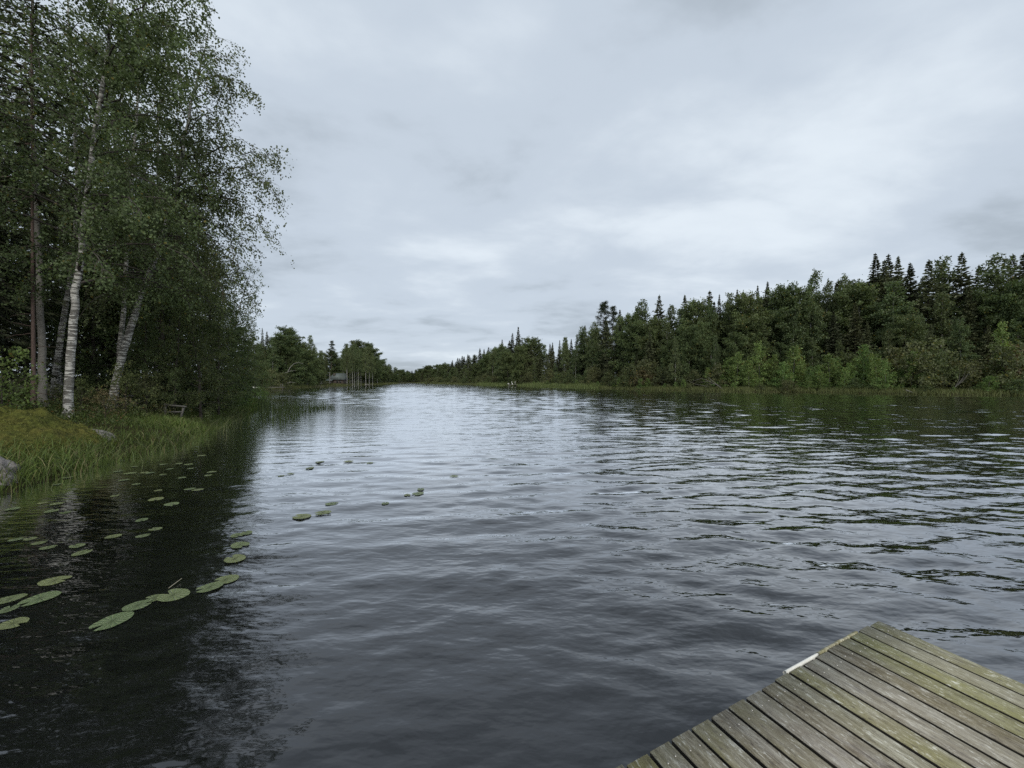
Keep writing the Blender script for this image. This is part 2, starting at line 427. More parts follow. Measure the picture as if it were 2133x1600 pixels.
def graded(lo, hi, flo, fhi, step, grow_=1.16):
    a = list(np.arange(flo, fhi + 1e-6, step))
    s = step; v = a[-1]
    while v < hi: s *= grow_; v += s; a.append(v)
    s = step; v = a[0]
    while v > lo: s *= grow_; v -= s; a.insert(0, v)
    return np.array(a)
gx = graded(-3200, 3200, -34, -4, 0.35, 1.055); gy = graded(-1500, 4200, -3, 46, 0.4, 1.05)
XX, YY = np.meshgrid(gx, gy, indexing='ij')
ZZ = height(XX.ravel(), YY.ravel())
nx_, ny_ = len(gx), len(gy)
ii, jj = np.meshgrid(np.arange(nx_ - 1), np.arange(ny_ - 1), indexing='ij')
q0 = (ii * ny_ + jj).ravel()
ground = link('ground', mesh_np('ground', np.stack([XX.ravel(), YY.ravel(), ZZ], 1), np.stack([q0, q0 + ny_, q0 + ny_ + 1, q0 + 1], 1), MAT['forest_floor'], smooth=True))
tag(ground, 'dark mossy forest floor of the lake banks', kind='structure')
# wind waves: many small sine trains running up the lake, calmer under the left bank; the mesh grows coarser with distance
wr = np.random.default_rng(8)
NW = 130
W_L = np.exp(wr.uniform(math.log(0.14), math.log(2.4), NW))                       # wavelength
W_A = wr.normal(0, R(15), NW) + R(-6) + wr.normal(0, R(27), NW) * (W_L < 0.6)       # heading off the lake's axis
W_K = 2 * math.pi / W_L
W_P = wr.random(NW) * 6.283
W_S = 0.0165 * np.where(W_L < 0.35, 1.7, np.where(W_L < 0.9, 1.35, np.where(W_L < 1.5, 0.75, 0.32)))              # slope carried by each train
def calm(x, y):
    c = np.clip((-land(x, y) - 1.2) / 9.0, 0.0, 1.0)
    gust = 0.62 + 0.75 * vnoise(x * 0.045 + y * 0.01 + 3.3, y * 0.075 + 7.7) * (0.55 + 0.9 * vnoise(x * 0.16, y * 0.28))
    left = np.clip((x + 9.5) / 6.0, 0, 1) * 0.75 + 0.25
    gust = gust * (1 + 0.7 * np.clip((y - 25) / 90, 0, 1))
    return (0.10 + 0.90 * c) * gust * np.where(y < 30, left, 1.0)
def wave(x, y, cut=0.0):
    h = np.zeros_like(x); cut = np.broadcast_to(cut, x.shape)
    for L, a, k, p, sl in zip(W_L, W_A, W_K, W_P, W_S):
        f = np.clip((L - cut) / (0.35 * L), 0, 1)
        th = k * (x * math.sin(a) + y * math.cos(a)) + p
        h += f * (sl / k) * (np.sin(th) + 0.18 * np.cos(2 * th))
    return h * calm(x, y)
rowsD = [-3.0]
while rowsD[-1] < 470:
    d = rowsD[-1]; rowsD.append(d + (0.085 if d < 1 else np.interp(d, [1, 10, 25, 60, 120, 250, 470], [0.038, 0.075, 0.15, 0.26, 0.45, 1.0, 2.5])))
rowsD = np.array(rowsD); uu = np.concatenate([np.linspace(-2.4, -1.40, 26)[:-1], np.linspace(-1.40, 1.40, 301), np.linspace(1.40, 2.4, 26)[1:]])
DD, UU = np.meshgrid(rowsD, uu, indexing='ij')
wx = (UU * (DD + 6.0)).ravel(); wy = DD.ravel()
sp_ = np.repeat(np.gradient(rowsD), len(uu))
wz = wave(wx, wy, 2.6 * sp_)
nr, nc = len(rowsD), len(uu)
i0, j0 = np.meshgrid(np.arange(nr - 1), np.arange(nc - 1), indexing='ij'); q0 = (i0 * nc + j0).ravel()
lake = link('lake_water', mesh_np('lake_water', np.stack([wx, wy, wz], 1), np.stack([q0, q0 + 1, q0 + nc + 1, q0 + nc], 1), MAT['lake_water'], smooth=True))
tag(lake, 'dark rippled lake reflecting the grey sky', kind='structure')
outer = link('lake_water', mesh_np('lake_water_outer', [(-400, -120, -0.16), (400, -120, -0.16), (400, 700, -0.16), (-400, 700, -0.16)], [(0, 1, 2, 3)], MAT['lake_water']))
tag(outer, 'outlying lake water beyond the view', kind='structure')

# ------------------------------------------------------------------ tree builders
def grow(p, d, L, n, droop, wig, rng, up=0.0):
    pts = [np.array(p, float)]; d = unit(d)
    for i in range(n):
        d = unit(d + np.array([0, 0, up - droop * (i + 1) / n]) + rng.normal(size=3) * wig)
        pts.append(pts[-1] + d * L / n)
    return np.array(pts)
def along(pts, t):
    t = np.asarray(t, float) * (len(pts) - 1); i = np.minimum(t.astype(int), len(pts) - 2)
    f = (t - i)[..., None]
    return pts[i] * (1 - f) + pts[i + 1] * f

def deciduous(name, trunk, r0, seed, c0=0.3, n1=40, prof=None, elev=(55, 10), droop=0.25, sec=9, sec_len=0.38, twig=4, twig_len=0.5,
              weep=0.8, nleaf=10, leaf=(0.030, 0.022), cols=((0.05, 0.075, 0.025), (0.075, 0.105, 0.03)), extra=(), limb_k=5, tip=0.05,
              bark='birch_bark', trunk_k=10, bias=None, yellow=0.02, limbs=True, spread=0.06, branch_r=0.30, roots=True):
    """trunk: polyline; returns (wood mesh, crown mesh). Limbs leave the trunk, split into side branches and leafy, hanging twigs."""
    rng = np.random.default_rng(seed)
    trunk = np.asarray(trunk, float)
    wood = Acc(); crown = Acc()
    n = max(12, len(trunk) * 3); tt = np.linspace(0, 1, n)
    tp = along(trunk, tt)
    for _ in range(2): tp[1:-1] = (tp[:-2] + 2 * tp[1:-1] + tp[2:]) / 4
    H = np.linalg.norm(np.diff(trunk, axis=0), axis=1).sum()
    if limbs: tp[1:-1] += rng.normal(size=(n - 2, 3)) * r0 * 0.12 * np.array([1, 1, 0])
    tr = r0 * ((1 - tt) ** 0.85 * (1 - tip) + tip)
    if roots: tr = tr * (1 + 0.45 * np.exp(-tt * H / 0.35))
    tube(wood, tp, tr, trunk_k)
    wood.mark = sum(len(f_) for f_ in wood.F)
    if prof is None: prof = lambda t: 0.30 * H * (1 - t) ** 0.7 + 0.3
    branches = []
    ga = rng.random() * 6.28
    for i in range(n1):
        t = c0 + (1 - c0) * ((i + rng.random()) / n1) ** 0.95
        t = min(t, 0.985)
        f = (t - c0) / (1 - c0)
        ga += 2.4 + rng.normal() * 0.4
        el = R(elev[1] + (elev[0] - elev[1]) * f + rng.normal() * 9)
        d = np.array([math.cos(ga) * math.cos(el), math.sin(ga) * math.cos(el), math.sin(el)])
        L = prof(f) * rng.uniform(0.7, 1.15)
        if bias is not None: L *= 1 + bias[1] * float(np.dot(d[:2], bias[0]))
        branches.append((grow(along(tp, t), d, max(L, 0.3), 8, droop, spread, rng), np.interp(t, tt, tr)))
    for t, tip_pt, arch in extra:
        a = along(tp, t); b_ = np.asarray(tip_pt, float)
        s = np.linspace(0, 1, 11)[:, None]
        L = np.linalg.norm(b_ - a)
        pts = a * (1 - s) + b_ * s + np.array([0, 0, 1.0]) * arch * L * (4 * s * (1 - s) * (0.55 + 0.45 * s))
        pts[1:-1] += rng.normal(size=(9, 3)) * 0.02 * L
        branches.append((pts, np.interp(t, tt, tr)))
    C, A, Tn = [], [], []
    for pts, rt in branches:
        L = np.linalg.norm(np.diff(pts, axis=0), axis=1).sum()
        rb = min(rt * 0.55, 0.006 + L * 0.0125 * branch_r / 0.30)
        m = len(pts)
        if limbs: tube(wood, pts, rb * (1 - np.linspace(0, 1, m) * 0.88), limb_k, cap=False)
        ns = max(3, int(sec * L / 2.2 + 0.5))
        for s in range(ns):
            u = 0.18 + 0.82 * (s + rng.random()) / ns
            p = along(pts, min(u, 0.999))
            d = along(pts, min(u + 0.05, 1.0)) - along(pts, max(u - 0.05, 0))
            d = unit(unit(d) + rng.normal(size=3) * 0.62)
            l2 = (sec_len * L * (1.15 - u) + 0.22) * rng.uniform(0.6, 1.2)
            sp = grow(p, d, l2, 4, droop * 1.5, 0.10, rng)
            if limbs and limb_k > 3: tube(wood, sp, np.array([0.45, 0.4, 0.33, 0.27, 0.2]) * max(rb * 0.5, 0.008), 3, cap=False)
            ct = rng.normal() * 0.16
            k = max(2, int(twig * l2 / 0.6 + rng.random()))
            for w_ in range(k):
                v = (w_ + rng.random()) / k
                q = along(sp, min(v, 0.999))
                d2 = unit(rng.normal(size=3) + np.array([0, 0, -0.2]) + unit(sp[-1] - sp[0]) * 0.9)
                tl = twig_len * rng.uniform(0.5, 1.3)
                tw = grow(q, d2, tl, 4, weep, 0.10, rng)
                nl = max(2, int(nleaf * rng.uniform(0.6, 1.3)))
                uu = rng.random(nl) ** 0.8
                c = along(tw, uu * 0.999)
                C.append(c + rng.normal(size=c.shape) * leaf[0] * 1.3)
                A.append(unit(np.array([0, 0, -0.8]) + rng.normal(size=(nl, 3)) * 0.8))
                Tn.append(np.full(nl, ct))
    C = np.concatenate(C); A = np.concatenate(A); Tn = np.concatenate(Tn)
    N = len(C)
    sc = rng.uniform(0.7, 1.25, N)
    tint = mixtint(rng, N, cols[0], cols[1], 0.14, (0.16, 0.13, 0.03), yellow) * (1 + Tn)[:, None].clip(0.6, 1.5)
    leaves(crown, C, A, leaf[0] * sc, leaf[1] * sc, tint, rng)
    return wood.mesh(name + '_trunk', MAT[bark], True), crown.mesh(name + '_crown', MAT['leaf'])

def conifer(name, H, r0, seed, R0=3.0, c0=0.12, gap=0.45, per=7, spray=0.30, step=0.20, cols=((0.036, 0.046, 0.024), (0.062, 0.074, 0.034)),
            bark='dark_bark', power=1.0, droop=0.45, width=0.07, dead=True, ragged=0.25, fat=1.0):
    """whorls of drooping boughs carrying flat needle sprays"""
    rng = np.random.default_rng(seed)
    wood = Acc(); crown = Acc()
    tz = np.linspace(0, 1, 14)
    bend = rng.normal(size=2) * 0.006 * H
    tp = np.stack([bend[0] * tz ** 2, bend[1] * tz ** 2, H * tz], 1)
    tube(wood, tp, r0 * (1 - tz * 0.97) * (1 + 0.4 * np.exp(-tz * H / 0.3)), 8)
    C, A, LL, WW, TT = [], [], [], [], []
    z = c0 * H
    while z < H * 0.992:
        t = z / H; f = (t - c0) / (1 - c0)
        Lr = R0 * (1 - f) ** power * (0.75 + 0.25 * min(1, f * 6)) + 0.05
        k = max(4, int(per * (0.7 + 0.3 * (1 - f))))
        a0 = rng.random() * 6.28
        for i in range(k):
            a = a0 + 6.283 * i / k + rng.normal() * 0.25
            L = Lr * rng.uniform(1 - ragged * 1.6, 1 + ragged)
            el = R(28 - 42 * (1 - f) ** 1.0 + rng.normal() * 7)
            d = np.array([math.cos(a) * math.cos(el), math.sin(a) * math.cos(el), math.sin(el)])
            pts = [along(tp, min(t, 0.999))]; dd = d.copy()
            nseg = 5
            for s in range(nseg):
                dd = unit(dd + np.array([0, 0, (-droop * 0.30 if s < 3 else droop * 0.42) * (1 - 0.6 * f)]))
                pts.append(pts[-1] + dd * L / nseg)
            pts = np.array(pts)
            if L > 0.5: tube(wood, pts, (0.006 + L * 0.008) * np.linspace(1, 0.2, nseg + 1), 3, cap=False)
            m = max(3, int(L / step))
            u = 0.12 + 0.88 * (np.arange(m) + rng.random(m)) / m
            q = along(pts, np.minimum(u, 0.999))
            ax = unit(pts[-1] - pts[0]); side = unit(np.cross(ax, [0, 0, 1.0]))
            bt = rng.normal() * 0.18
            for sg in (-1, 1, 0):
                aa = unit(ax[None] * (0.75 if sg else 1.0) + side[None] * sg * rng.uniform(0.5, 1.1, (m, 1)) + np.array([0, 0, -0.35]) * rng.uniform(0.1, 1.4, (m, 1)) + rng.normal(size=(m, 3)) * 0.15)
                ln = spray * rng.uniform(0.6, 1.3, m) * (1.15 - 0.5 * u) * (0.30 + 0.70 * min(1, L / 1.5))
                C.append(q + aa * ln[:, None] * 0.8); A.append(aa); LL.append(ln); WW.append(width * fat * rng.uniform(0.7, 1.3, m)); TT.append(np.full(m, bt))
        z += gap * rng.uniform(0.7, 1.3) * (0.62 + 0.38 * (1 - f))
    # leader
    m = 10
    C.append(along(tp, np.linspace(0.955, 0.999, m))); A.append(unit(np.array([0, 0, 1.0]) + rng.normal(size=(m, 3)) * 0.5)); LL.append(np.full(m, spray * 0.6)); WW.append(np.full(m, width * 0.7)); TT.append(np.zeros(m))
    if dead:
        for i in range(14):
            t = rng.uniform(0.03, max(c0, 0.06)); a = rng.random() * 6.28
            d = np.array([math.cos(a), math.sin(a), rng.uniform(-0.3, 0.1)])
            tube(wood, grow(along(tp, t), d, rng.uniform(0.3, 1.0) * R0 * 0.6, 5, 0.15, 0.15, rng), 0.012 * np.linspace(1, 0.3, 6), 3, cap=False)
    C = np.concatenate(C); A = np.concatenate(A); LL = np.concatenate(LL); WW = np.concatenate(WW); TT = np.concatenate(TT)
    tint = mixtint(rng, len(C), cols[0], cols[1], 0.15) * (1 + TT)[:, None].clip(0.6, 1.5)
    leaves(crown, C, A, LL, WW, tint, rng)
    return wood.mesh(name + '_trunk', MAT[bark], True), crown.mesh(name + '_crown', MAT['needle'])

def pine(name, H, seed, leafsize=0.22):
    rng = np.random.default_rng(seed)
    wood = Acc(); crown = Acc()
    tz = np.linspace(0, 1, 12)
    tp = np.stack([rng.normal(size=12) * 0.05 * tz * 3, rng.normal(size=12) * 0.05 * tz * 3, H * tz], 1)
    tube(wood, tp, 0.22 * (1 - 0.9 * tz), 7)
    C, A, TT = [], [], []
    for i in range(34):
        t = 0.55 + 0.45 * rng.random() ** 0.8; f = (t - 0.55) / 0.45
        a = rng.random() * 6.28; L = (0.6 + 2.4 * (1 - f) ** 0.6) * rng.uniform(0.6, 1.15)
        pts = grow(along(tp, min(t, 0.99)), [math.cos(a), math.sin(a), 0.25 + 0.5 * f], L, 6, -0.05, 0.16, rng)
        tube(wood, pts, 0.05 * np.linspace(1, 0.2, 7), 4, cap=False)
        bt = rng.normal() * 0.15
        for s in range(7):
            c = along(pts, rng.uniform(0.45, 0.999)) + rng.normal(size=3) * 0.12
            m = 15
            v = unit(rng.normal(size=(m, 3)) + np.array([0, 0, 0.35]))
            C.append(c + v * rng.uniform(0.1, 0.5, (m, 1)) * np.array([1.5, 1.5, 0.6])); A.append(v); TT.append(np.full(m, bt))
    C = np.concatenate(C); A = np.concatenate(A); TT = np.concatenate(TT)
    leaves(crown, C, A, leafsize, 0.045, mixtint(rng, len(C), (0.03, 0.042, 0.022), (0.05, 0.062, 0.03), 0.15) * (1 + TT)[:, None], rng)
    return wood.mesh(name + '_trunk', MAT['pine_bark'], True), crown.mesh(name + '_crown', MAT['needle'])

def place(name, meshes, loc, label, group=None, rz=0.0, s=1.0, cat='tree', parts=('trunk', 'crown')):
    e_ = empty(name, loc, rz, s)
    tag(e_, label, cat, group)
    for pn, me in zip(parts, meshes):
        o = bpy.data.objects.new(pn, me); COL.objects.link(o); o.parent = e_
    return e_

GREEN_B = ((0.084, 0.112, 0.050), (0.132, 0.165, 0.076))   # birch
GREEN_A = ((0.072, 0.100, 0.042), (0.118, 0.146, 0.060))   # alder
OLIVE = ((0.086, 0.098, 0.044), (0.132, 0.142, 0.066))     # willow, grey-olive
LIME = ((0.115, 0.180, 0.055), (0.175, 0.240, 0.078))      # bright saplings
RUST = ((0.105, 0.086, 0.044), (0.150, 0.124, 0.060))

# ------------------------------------------------------------------ trees of the near left bank
def hero(img, D, zbase=None):
    """trunk polyline through photograph pixels, D metres ahead (a number, or one per point)"""
    D = [D] * len(img) if isinstance(D, (int, float)) else D
    pts = np.array([P(x, y, d) for (x, y), d in zip(img, D)])
    return pts
def place_hero(name, pts, label, cat='tree', **kw):
    base = pts[0].copy(); base[2] = gz(base[0], base[1]) - 0.08
    rel = pts - base; rel[0] = 0
    ex = [(t, np.asarray(p) - base, a) for t, p, a in kw.pop('extra', ())]
    me = deciduous(name, rel, extra=ex, **kw)
    return place(name, me, base, label, cat=cat)

# tall white birch in front
A_ = hero([(140, 868), (143, 800), (152, 690), (163, 590), (174, 500), (186, 400), (200, 290), (222, 170), (236, 50), (246, -80), (252, -230), (255, -360)], 12.0)
place_hero('birch_tree', A_, 'tall white birch with black bands on its trunk, nearest to the mossy mound', r0=0.115, seed=1, c0=0.26, n1=60,
           prof=lambda f: 3.1 * (1 - f) ** 0.55 + 0.5, elev=(60, 25), droop=0.32, sec=8.5, twig=5, twig_len=0.55, weep=1.1, nleaf=12, leaf=(0.040, 0.031), cols=GREEN_B,
           bias=((0.7, -0.2), 0.25),
           extra=[(0.60, P(432, 112, 11.6), 0.10), (0.66, P(405, 175, 11.2), 0.12), (0.72, P(425, -10, 11.5), 0.10), (0.68, P(440, 40, 12.2), 0.12), (0.80, P(410, -120, 11.8), 0.1)] + [(t_, P(x_, y_, 10.7), 0.16) for t_, x_, y_ in ((0.36, 225, 440), (0.40, 120, 425), (0.44, 235, 345), (0.48, 135, 310), (0.52, 255, 255), (0.56, 165, 220), (0.60, 275, 140), (0.65, 185, 110), (0.70, 265, 40), (0.74, 200, 0))])
# leaning birch whose crown hangs out over the water
F_ = hero([(232, 840), (246, 770), (268, 700), (290, 630), (322, 545), (346, 478), (370, 395), (388, 300), (402, 215), (425, 130), (440, 60)], 15.0)
place_hero('birch_tree', F_, 'birch with thick white trunk leaning far to the right, crown overhanging the lake', r0=0.135, seed=2, c0=0.30, n1=34,
           prof=lambda f: 2.6 * (1 - f) ** 0.6 + 0.5, elev=(55, 12), droop=0.38, sec=8, twig=4.4, twig_len=0.7, weep=1.3, nleaf=10, leaf=(0.039, 0.030), cols=GREEN_B,
           bias=((0.8, -0.1), 0.45),
           extra=[(0.86, P(542, 205, 14.6), 0.16), (0.80, P(520, 180, 15.2), 0.12), (0.66, P(594, 335, 14.2), 0.14), (0.62, P(585, 420, 15.0), 0.20), (0.56, P(580, 500, 14.4), 0.24),
                  (0.52, P(545, 530, 15.4), 0.22), (0.60, P(560, 380, 14.0), 0.16), (0.70, P(560, 320, 15.6), 0.14), (0.50, P(500, 560, 14.2), 0.2), (0.74, P(490, 300, 14.8), 0.12),
                  (0.46, P(470, 620, 14.6), 0.18), (0.58, P(520, 450, 14.8), 0.2), (0.90, P(470, 215, 14.8), 0.15)] + [(t_, P(x_, y_, 13.6), 0.18) for t_, x_, y_ in ((0.33, 325, 590), (0.38, 300, 520), (0.42, 380, 500), (0.47, 335, 430), (0.52, 400, 400), (0.57, 360, 340), (0.62, 430, 320), (0.67, 370, 250), (0.72, 440, 250))])
# second stem of the same clump
E_ = hero([(236, 845), (246, 770), (254, 690), (262, 600), (268, 500), (276, 380), (290, 240), (300, 100), (306, -60), (310, -200)], 15.8)
place_hero('birch_tree', E_, 'slimmer straight birch rising just behind the leaning one', r0=0.10, seed=3, c0=0.34, n1=40,
           prof=lambda f: 2.9 * (1 - f) ** 0.6 + 0.4, elev=(58, 15), droop=0.35, sec=8, twig=4.8, twig_len=0.6, weep=1.1, nleaf=11, leaf=(0.044, 0.034), cols=GREEN_B)
D_ = hero([(112, 852), (118, 760), (128, 700), (142, 620), (158, 520), (165, 400), (160, 260), (150, 100), (146, -60), (144, -220)], 15.5)
place_hero('birch_tree', D_, 'patchy white birch trunk half hidden behind the tall front birch', r0=0.115, seed=4, c0=0.42, n1=34,
           prof=lambda f: 2.6 * (1 - f) ** 0.6 + 0.4, elev=(60, 20), droop=0.35, sec=7.5, twig=4.5, twig_len=0.6, weep=1.0, nleaf=10, leaf=(0.044, 0.034), cols=GREEN_B)
B_ = hero([(90, 848), (88, 760), (86, 640), (82, 500), (77, 360), (72, 200), (72, 60), (76, -80), (78, -260)], 13.2)
place_hero('birch_tree', B_, 'straight grey-barked birch left of the tall white one', r0=0.11, seed=5, c0=0.52, n1=30, bark='grey_bark',
           prof=lambda f: 2.5 * (1 - f) ** 0.6 + 0.4, elev=(60, 25), droop=0.32, sec=7, twig=4.2, twig_len=0.55, weep=1.0, nleaf=9, leaf=(0.038, 0.029), cols=GREEN_B)

# evergreens and alders of the near left bank
near_spruce = [conifer('near_spruce_a', 20.0, 0.17, 21, R0=3.0, c0=0.10, gap=0.34, per=8, spray=0.20, step=0.11, width=0.030),
               conifer('near_spruce_b', 20.0, 0.16, 22, R0=2.6, c0=0.16, gap=0.36, per=8, spray=0.20, step=0.12, width=0.030, ragged=0.35)]
thin_spruce = conifer('thin_spruce', 17.0, 0.055, 23, R0=1.7, c0=0.40, gap=0.36, per=7, spray=0.17, step=0.11, width=0.028, bark='pine_bark', ragged=0.4)
low_spruce = conifer('low_spruce', 3.0, 0.05, 24, R0=1.15, c0=0.03, gap=0.14, per=8, spray=0.13, step=0.07, width=0.022, dead=False, cols=((0.026, 0.042, 0.018), (0.05, 0.072, 0.026)))
def straight(H, lean=0.0, wob=0.0, seed=0, n=8):
    r = np.random.default_rng(seed); t = np.linspace(0, 1, n)
    return np.stack([lean * H * t ** 1.3 + r.normal(size=n) * wob * t, r.normal(size=n) * wob * t, H * t], 1)
alder_kw = dict(bark='dark_bark', elev=(60, 5), droop=0.12, sec=8, twig=4.5, twig_len=0.45, weep=0.25, nleaf=10, leaf=(0.057, 0.047), cols=GREEN_A)
near_alder = [deciduous('near_alder_a', straight(11, 0.03, 0.15, 1), 0.13, 31, c0=0.06, n1=46, prof=lambda f: 2.9 * (1 - f) ** 0.6 * (0.55 + 0.45 * min(1, f * 4)) + 0.4, **alder_kw),
              deciduous('near_alder_b', straight(11, 0.06, 0.15, 2), 0.12, 32, c0=0.04, n1=42, prof=lambda f: 2.5 * (1 - f) ** 0.7 * (0.6 + 0.4 * min(1, f * 4)) + 0.4, **alder_kw)]
def shrub(name, seed, H=2.4, cols=GREEN_A, leaf=(0.040, 0.030), n1=26, nleaf=8, wd=0.75, el=(75, 30), twig=3.5):
    return deciduous(name, straight(H * 0.8, 0.0, 0.06, seed), 0.035, seed, c0=0.02, n1=n1, prof=lambda f: H * wd * (1 - 0.55 * f), elev=el, droop=0.18, sec=7, twig=twig,
                     twig_len=0.35, weep=0.2, nleaf=nleaf, leaf=leaf, cols=cols, bark='dark_bark', trunk_k=5, limb_k=3, roots=False)
sh_green = shrub('green_shrub', 41, cols=((0.095, 0.125, 0.048), (0.150, 0.180, 0.070)))
sh_olive = shrub('olive_shrub', 42, cols=OLIVE, leaf=(0.045, 0.018))
sh_rust = shrub('rust_shrub', 43, H=1.6, cols=RUST, leaf=(0.035, 0.022))
sh_lime = shrub('lime_shrub', 44, cols=LIME, leaf=(0.055, 0.035), n1=22, nleaf=7)

def at(ix, D, dz=-0.06):
    x = (ix - CX) / FPX * D
    return (x, D, gz(x, D) + dz)
def hgt(iy, ix, D):
    """height of something whose top shows at row iy"""
    return CAM_H + (HY - iy) / FPX * D - at(ix, D)[2]

place('spruce_tree', thin_spruce, at(70, 12.4), 'thin reddish spruce trunk with bare dead side branches beside the grey birch', rz=1.0, s=1.0)
for i, (ix, D, H, lab) in enumerate([
        (10, 15.5, 12, 'dark spruce at the left edge of the photo behind the rowan'), (55, 19, 14, 'dark spruce behind the thin reddish trunk'),
        (120, 21, 15, 'dark spruce filling the gap between grey birch and tall white birch'), (180, 23, 16, 'dark spruce right behind the tall white birch'),
        (215, 19.5, 13, 'lower dark spruce left of the leaning birch'), (300, 24, 17, 'dark spruce behind the leaning birch trunk'),
        (365, 27, 14, 'dark spruce behind the middle of the left thicket'), (430, 33, 14, 'dark spruce behind the right part of the left thicket'),
        (-70, 13, 18, 'dark spruce just beyond the left edge of the photo'), (150, 31, 17, 'tall spruce deep in the left wood behind the white birch'),
        (255, 33, 18, 'tall spruce deep in the left wood behind the birch clump'), (-40, 22, 15, 'tall spruce deep in the wood at the far left edge'),
        (490, 44, 13, 'dark spruce behind the slender birch at the end of the left bank')]):
    place('spruce_tree', near_spruce[i % 2], at(ix, D), lab, 'dark spruces of the left wood', rz=i * 1.7, s=H / 20.0)
for i, (ix, D, H, lab) in enumerate([
        (335, 18.5, 10.5, 'leafy alder under the leaning birch crown'), (395, 20.5, 10.5, 'tallest leafy alder in the middle of the left thicket'),
        (445, 23.5, 9.0, 'rounded alder right of the tallest alder'), (300, 21.5, 12, 'alder behind the leaning birch trunk'),
        (480, 28, 7.6, 'alder on the point beside the slender birch'), (418, 17.0, 5.5, 'low alder standing at the front of the thicket'),
        (515, 34, 7.0, 'last alder at the tip of the left bank'), (195, 17.5, 8.5, 'alder filling in between the white birch and the leaning one'),
        (532, 42, 7.5, 'alder rising behind the tip of the left bank'), (362, 16.2, 4.6, 'bushy young alder behind the old wooden trestle'), (455, 19.6, 5.0, 'bushy young alder leaning to the water at the middle of the thicket'),
        (500, 25.5, 5.6, 'bushy young alder near the light waterside shrub'), (300, 16.0, 4.2, 'bushy young alder right of the leaning birch foot')]):
    place('alder_tree', near_alder[i % 2], at(ix, D), lab, 'alders of the left thicket', rz=i * 2.1, s=H / 11.0)
near_birch = deciduous('near_birch', straight(17, 0.03, 0.2, 7), 0.11, 37, c0=0.14, n1=52, prof=lambda f: 3.0 * (1 - f) ** 0.6 * (0.6 + 0.4 * min(1, f * 4)) + 0.4, elev=(62, 18), droop=0.3,
                       sec=7.5, twig=4.6, twig_len=0.6, weep=0.9, nleaf=10, leaf=(0.052, 0.040), cols=GREEN_B)
for i, (ix, D, H, lab) in enumerate([
        (325, 19.5, 19, 'full-crowned birch behind the leaning birch, its top above the photo'), (268, 18.5, 17, 'birch whose foliage fills the space behind the birch clump'), (378, 24, 16, 'birch standing behind the tallest alder'),
        (228, 20.5, 19, 'birch deep behind the gap between white birch and birch clump'), (425, 29, 13.5, 'birch behind the rounded alder'), (130, 18, 18, 'birch behind the patchy white trunk'), (20, 18, 19, 'birch high up at the left edge of the photo')]):
    place('birch_tree', near_birch, at(ix, D), lab, 'birches filling the left wood', rz=i * 2.7, s=H / 17.0)
# trees beyond the left edge, seen in the water
for i, (x, y, H) in enumerate([(-17, 6.0, 19), (-15.5, 2.0, 18), (-19, 9.5, 20), (-13.5, -2.0, 17)]):
    place('spruce_tree', near_spruce[i % 2], (x, y, gz(x, y) - 0.05), 'tall spruce outside the left edge mirrored in the dark water, %s' % ('beside the boulder', 'level with the pier', 'beside the mossy mound', 'behind the photographer')[i], 'spruces mirrored in the dark corner', rz=i * 1.3, s=H / 20.0)
H_ = hero([(448, 822), (458, 785), (470, 735), (484, 690), (500, 640), (514, 595), (526, 560)], 27.0)
place_hero('birch_tree', H_, 'slender young birch with thin pale trunk leaning right at the end of the left bank', r0=0.075, seed=6, c0=0.28, n1=34,
           prof=lambda f: 1.7 * (1 - f) ** 0.6 + 0.3, elev=(60, 20), droop=0.25, sec=8, twig=4, twig_len=0.5, weep=0.8, nleaf=8, leaf=(0.048, 0.036), cols=GREEN_B)
for i, (nm, me, ix, D, iy, H0, lab, cat) in enumerate([
        ('rowan_bush', sh_lime, 2, 10.6, 735, 2.4, 'bright green rowan bush cut by the left edge above the moss', 'bush'),
        ('shrub', sh_green, 170, 13.6, 790, 2.4, 'dull green shrub between the white birch and the birch clump', 'shrub'),
        ('shrub', sh_rust, 218, 12.6, 815, 1.6, 'rust-brown low shrub at the foot of the bank right of the white birch', 'shrub'),
        ('shrub', sh_green, 262, 14.2, 770, 2.4, 'green shrub hiding the foot of the leaning birch', 'shrub'),
        ('shrub', sh_olive, 305, 15.2, 778, 2.4, 'olive shrub right of the leaning birch foot', 'shrub'),
        ('spruce_sapling', low_spruce, 345, 17.2, 745, 3.0, 'small dark spruce sapling behind the old wooden trestle', 'tree'),
        ('spruce_sapling', low_spruce, 392, 18.4, 768, 3.0, 'low spruce sapling right of the old wooden trestle', 'tree'),
        ('spruce_sapling', low_spruce, 440, 20.5, 760, 3.0, 'bushy spruce sapling near the water at the end of the thicket', 'tree'),
        ('shrub', sh_lime, 492, 25.0, 790, 2.4, 'light green shrub at the waterside near the reeds', 'shrub'),
        ('shrub', sh_lime, 540, 31.5, 808, 2.4, 'small light shrub at the very tip of the left bank', 'shrub'),
        ('shrub', sh_green, 470, 22.5, 800, 2.4, 'dark green shrub between the last spruce sapling and the light shrub', 'shrub'),
        ('shrub', sh_olive, 120, 14.5, 800, 2.4, 'olive shrub behind the foot of the tall white birch', 'shrub'),
        ('shrub', sh_green, 40, 13.5, 790, 2.4, 'dark green shrub between rowan and thin reddish trunk', 'shrub'),
        ('spruce_sapling', low_spruce, 205, 15.5, 730, 3.0, 'spruce sapling behind the rust-brown shrub', 'tree')]):
    place(nm, me, at(ix, D), lab, rz=i * 2.3, s=max(0.3, hgt(iy, ix, D)) / H0, cat=cat, parts=('stem', 'foliage') if cat != 'tree' else ('trunk', 'crown'))

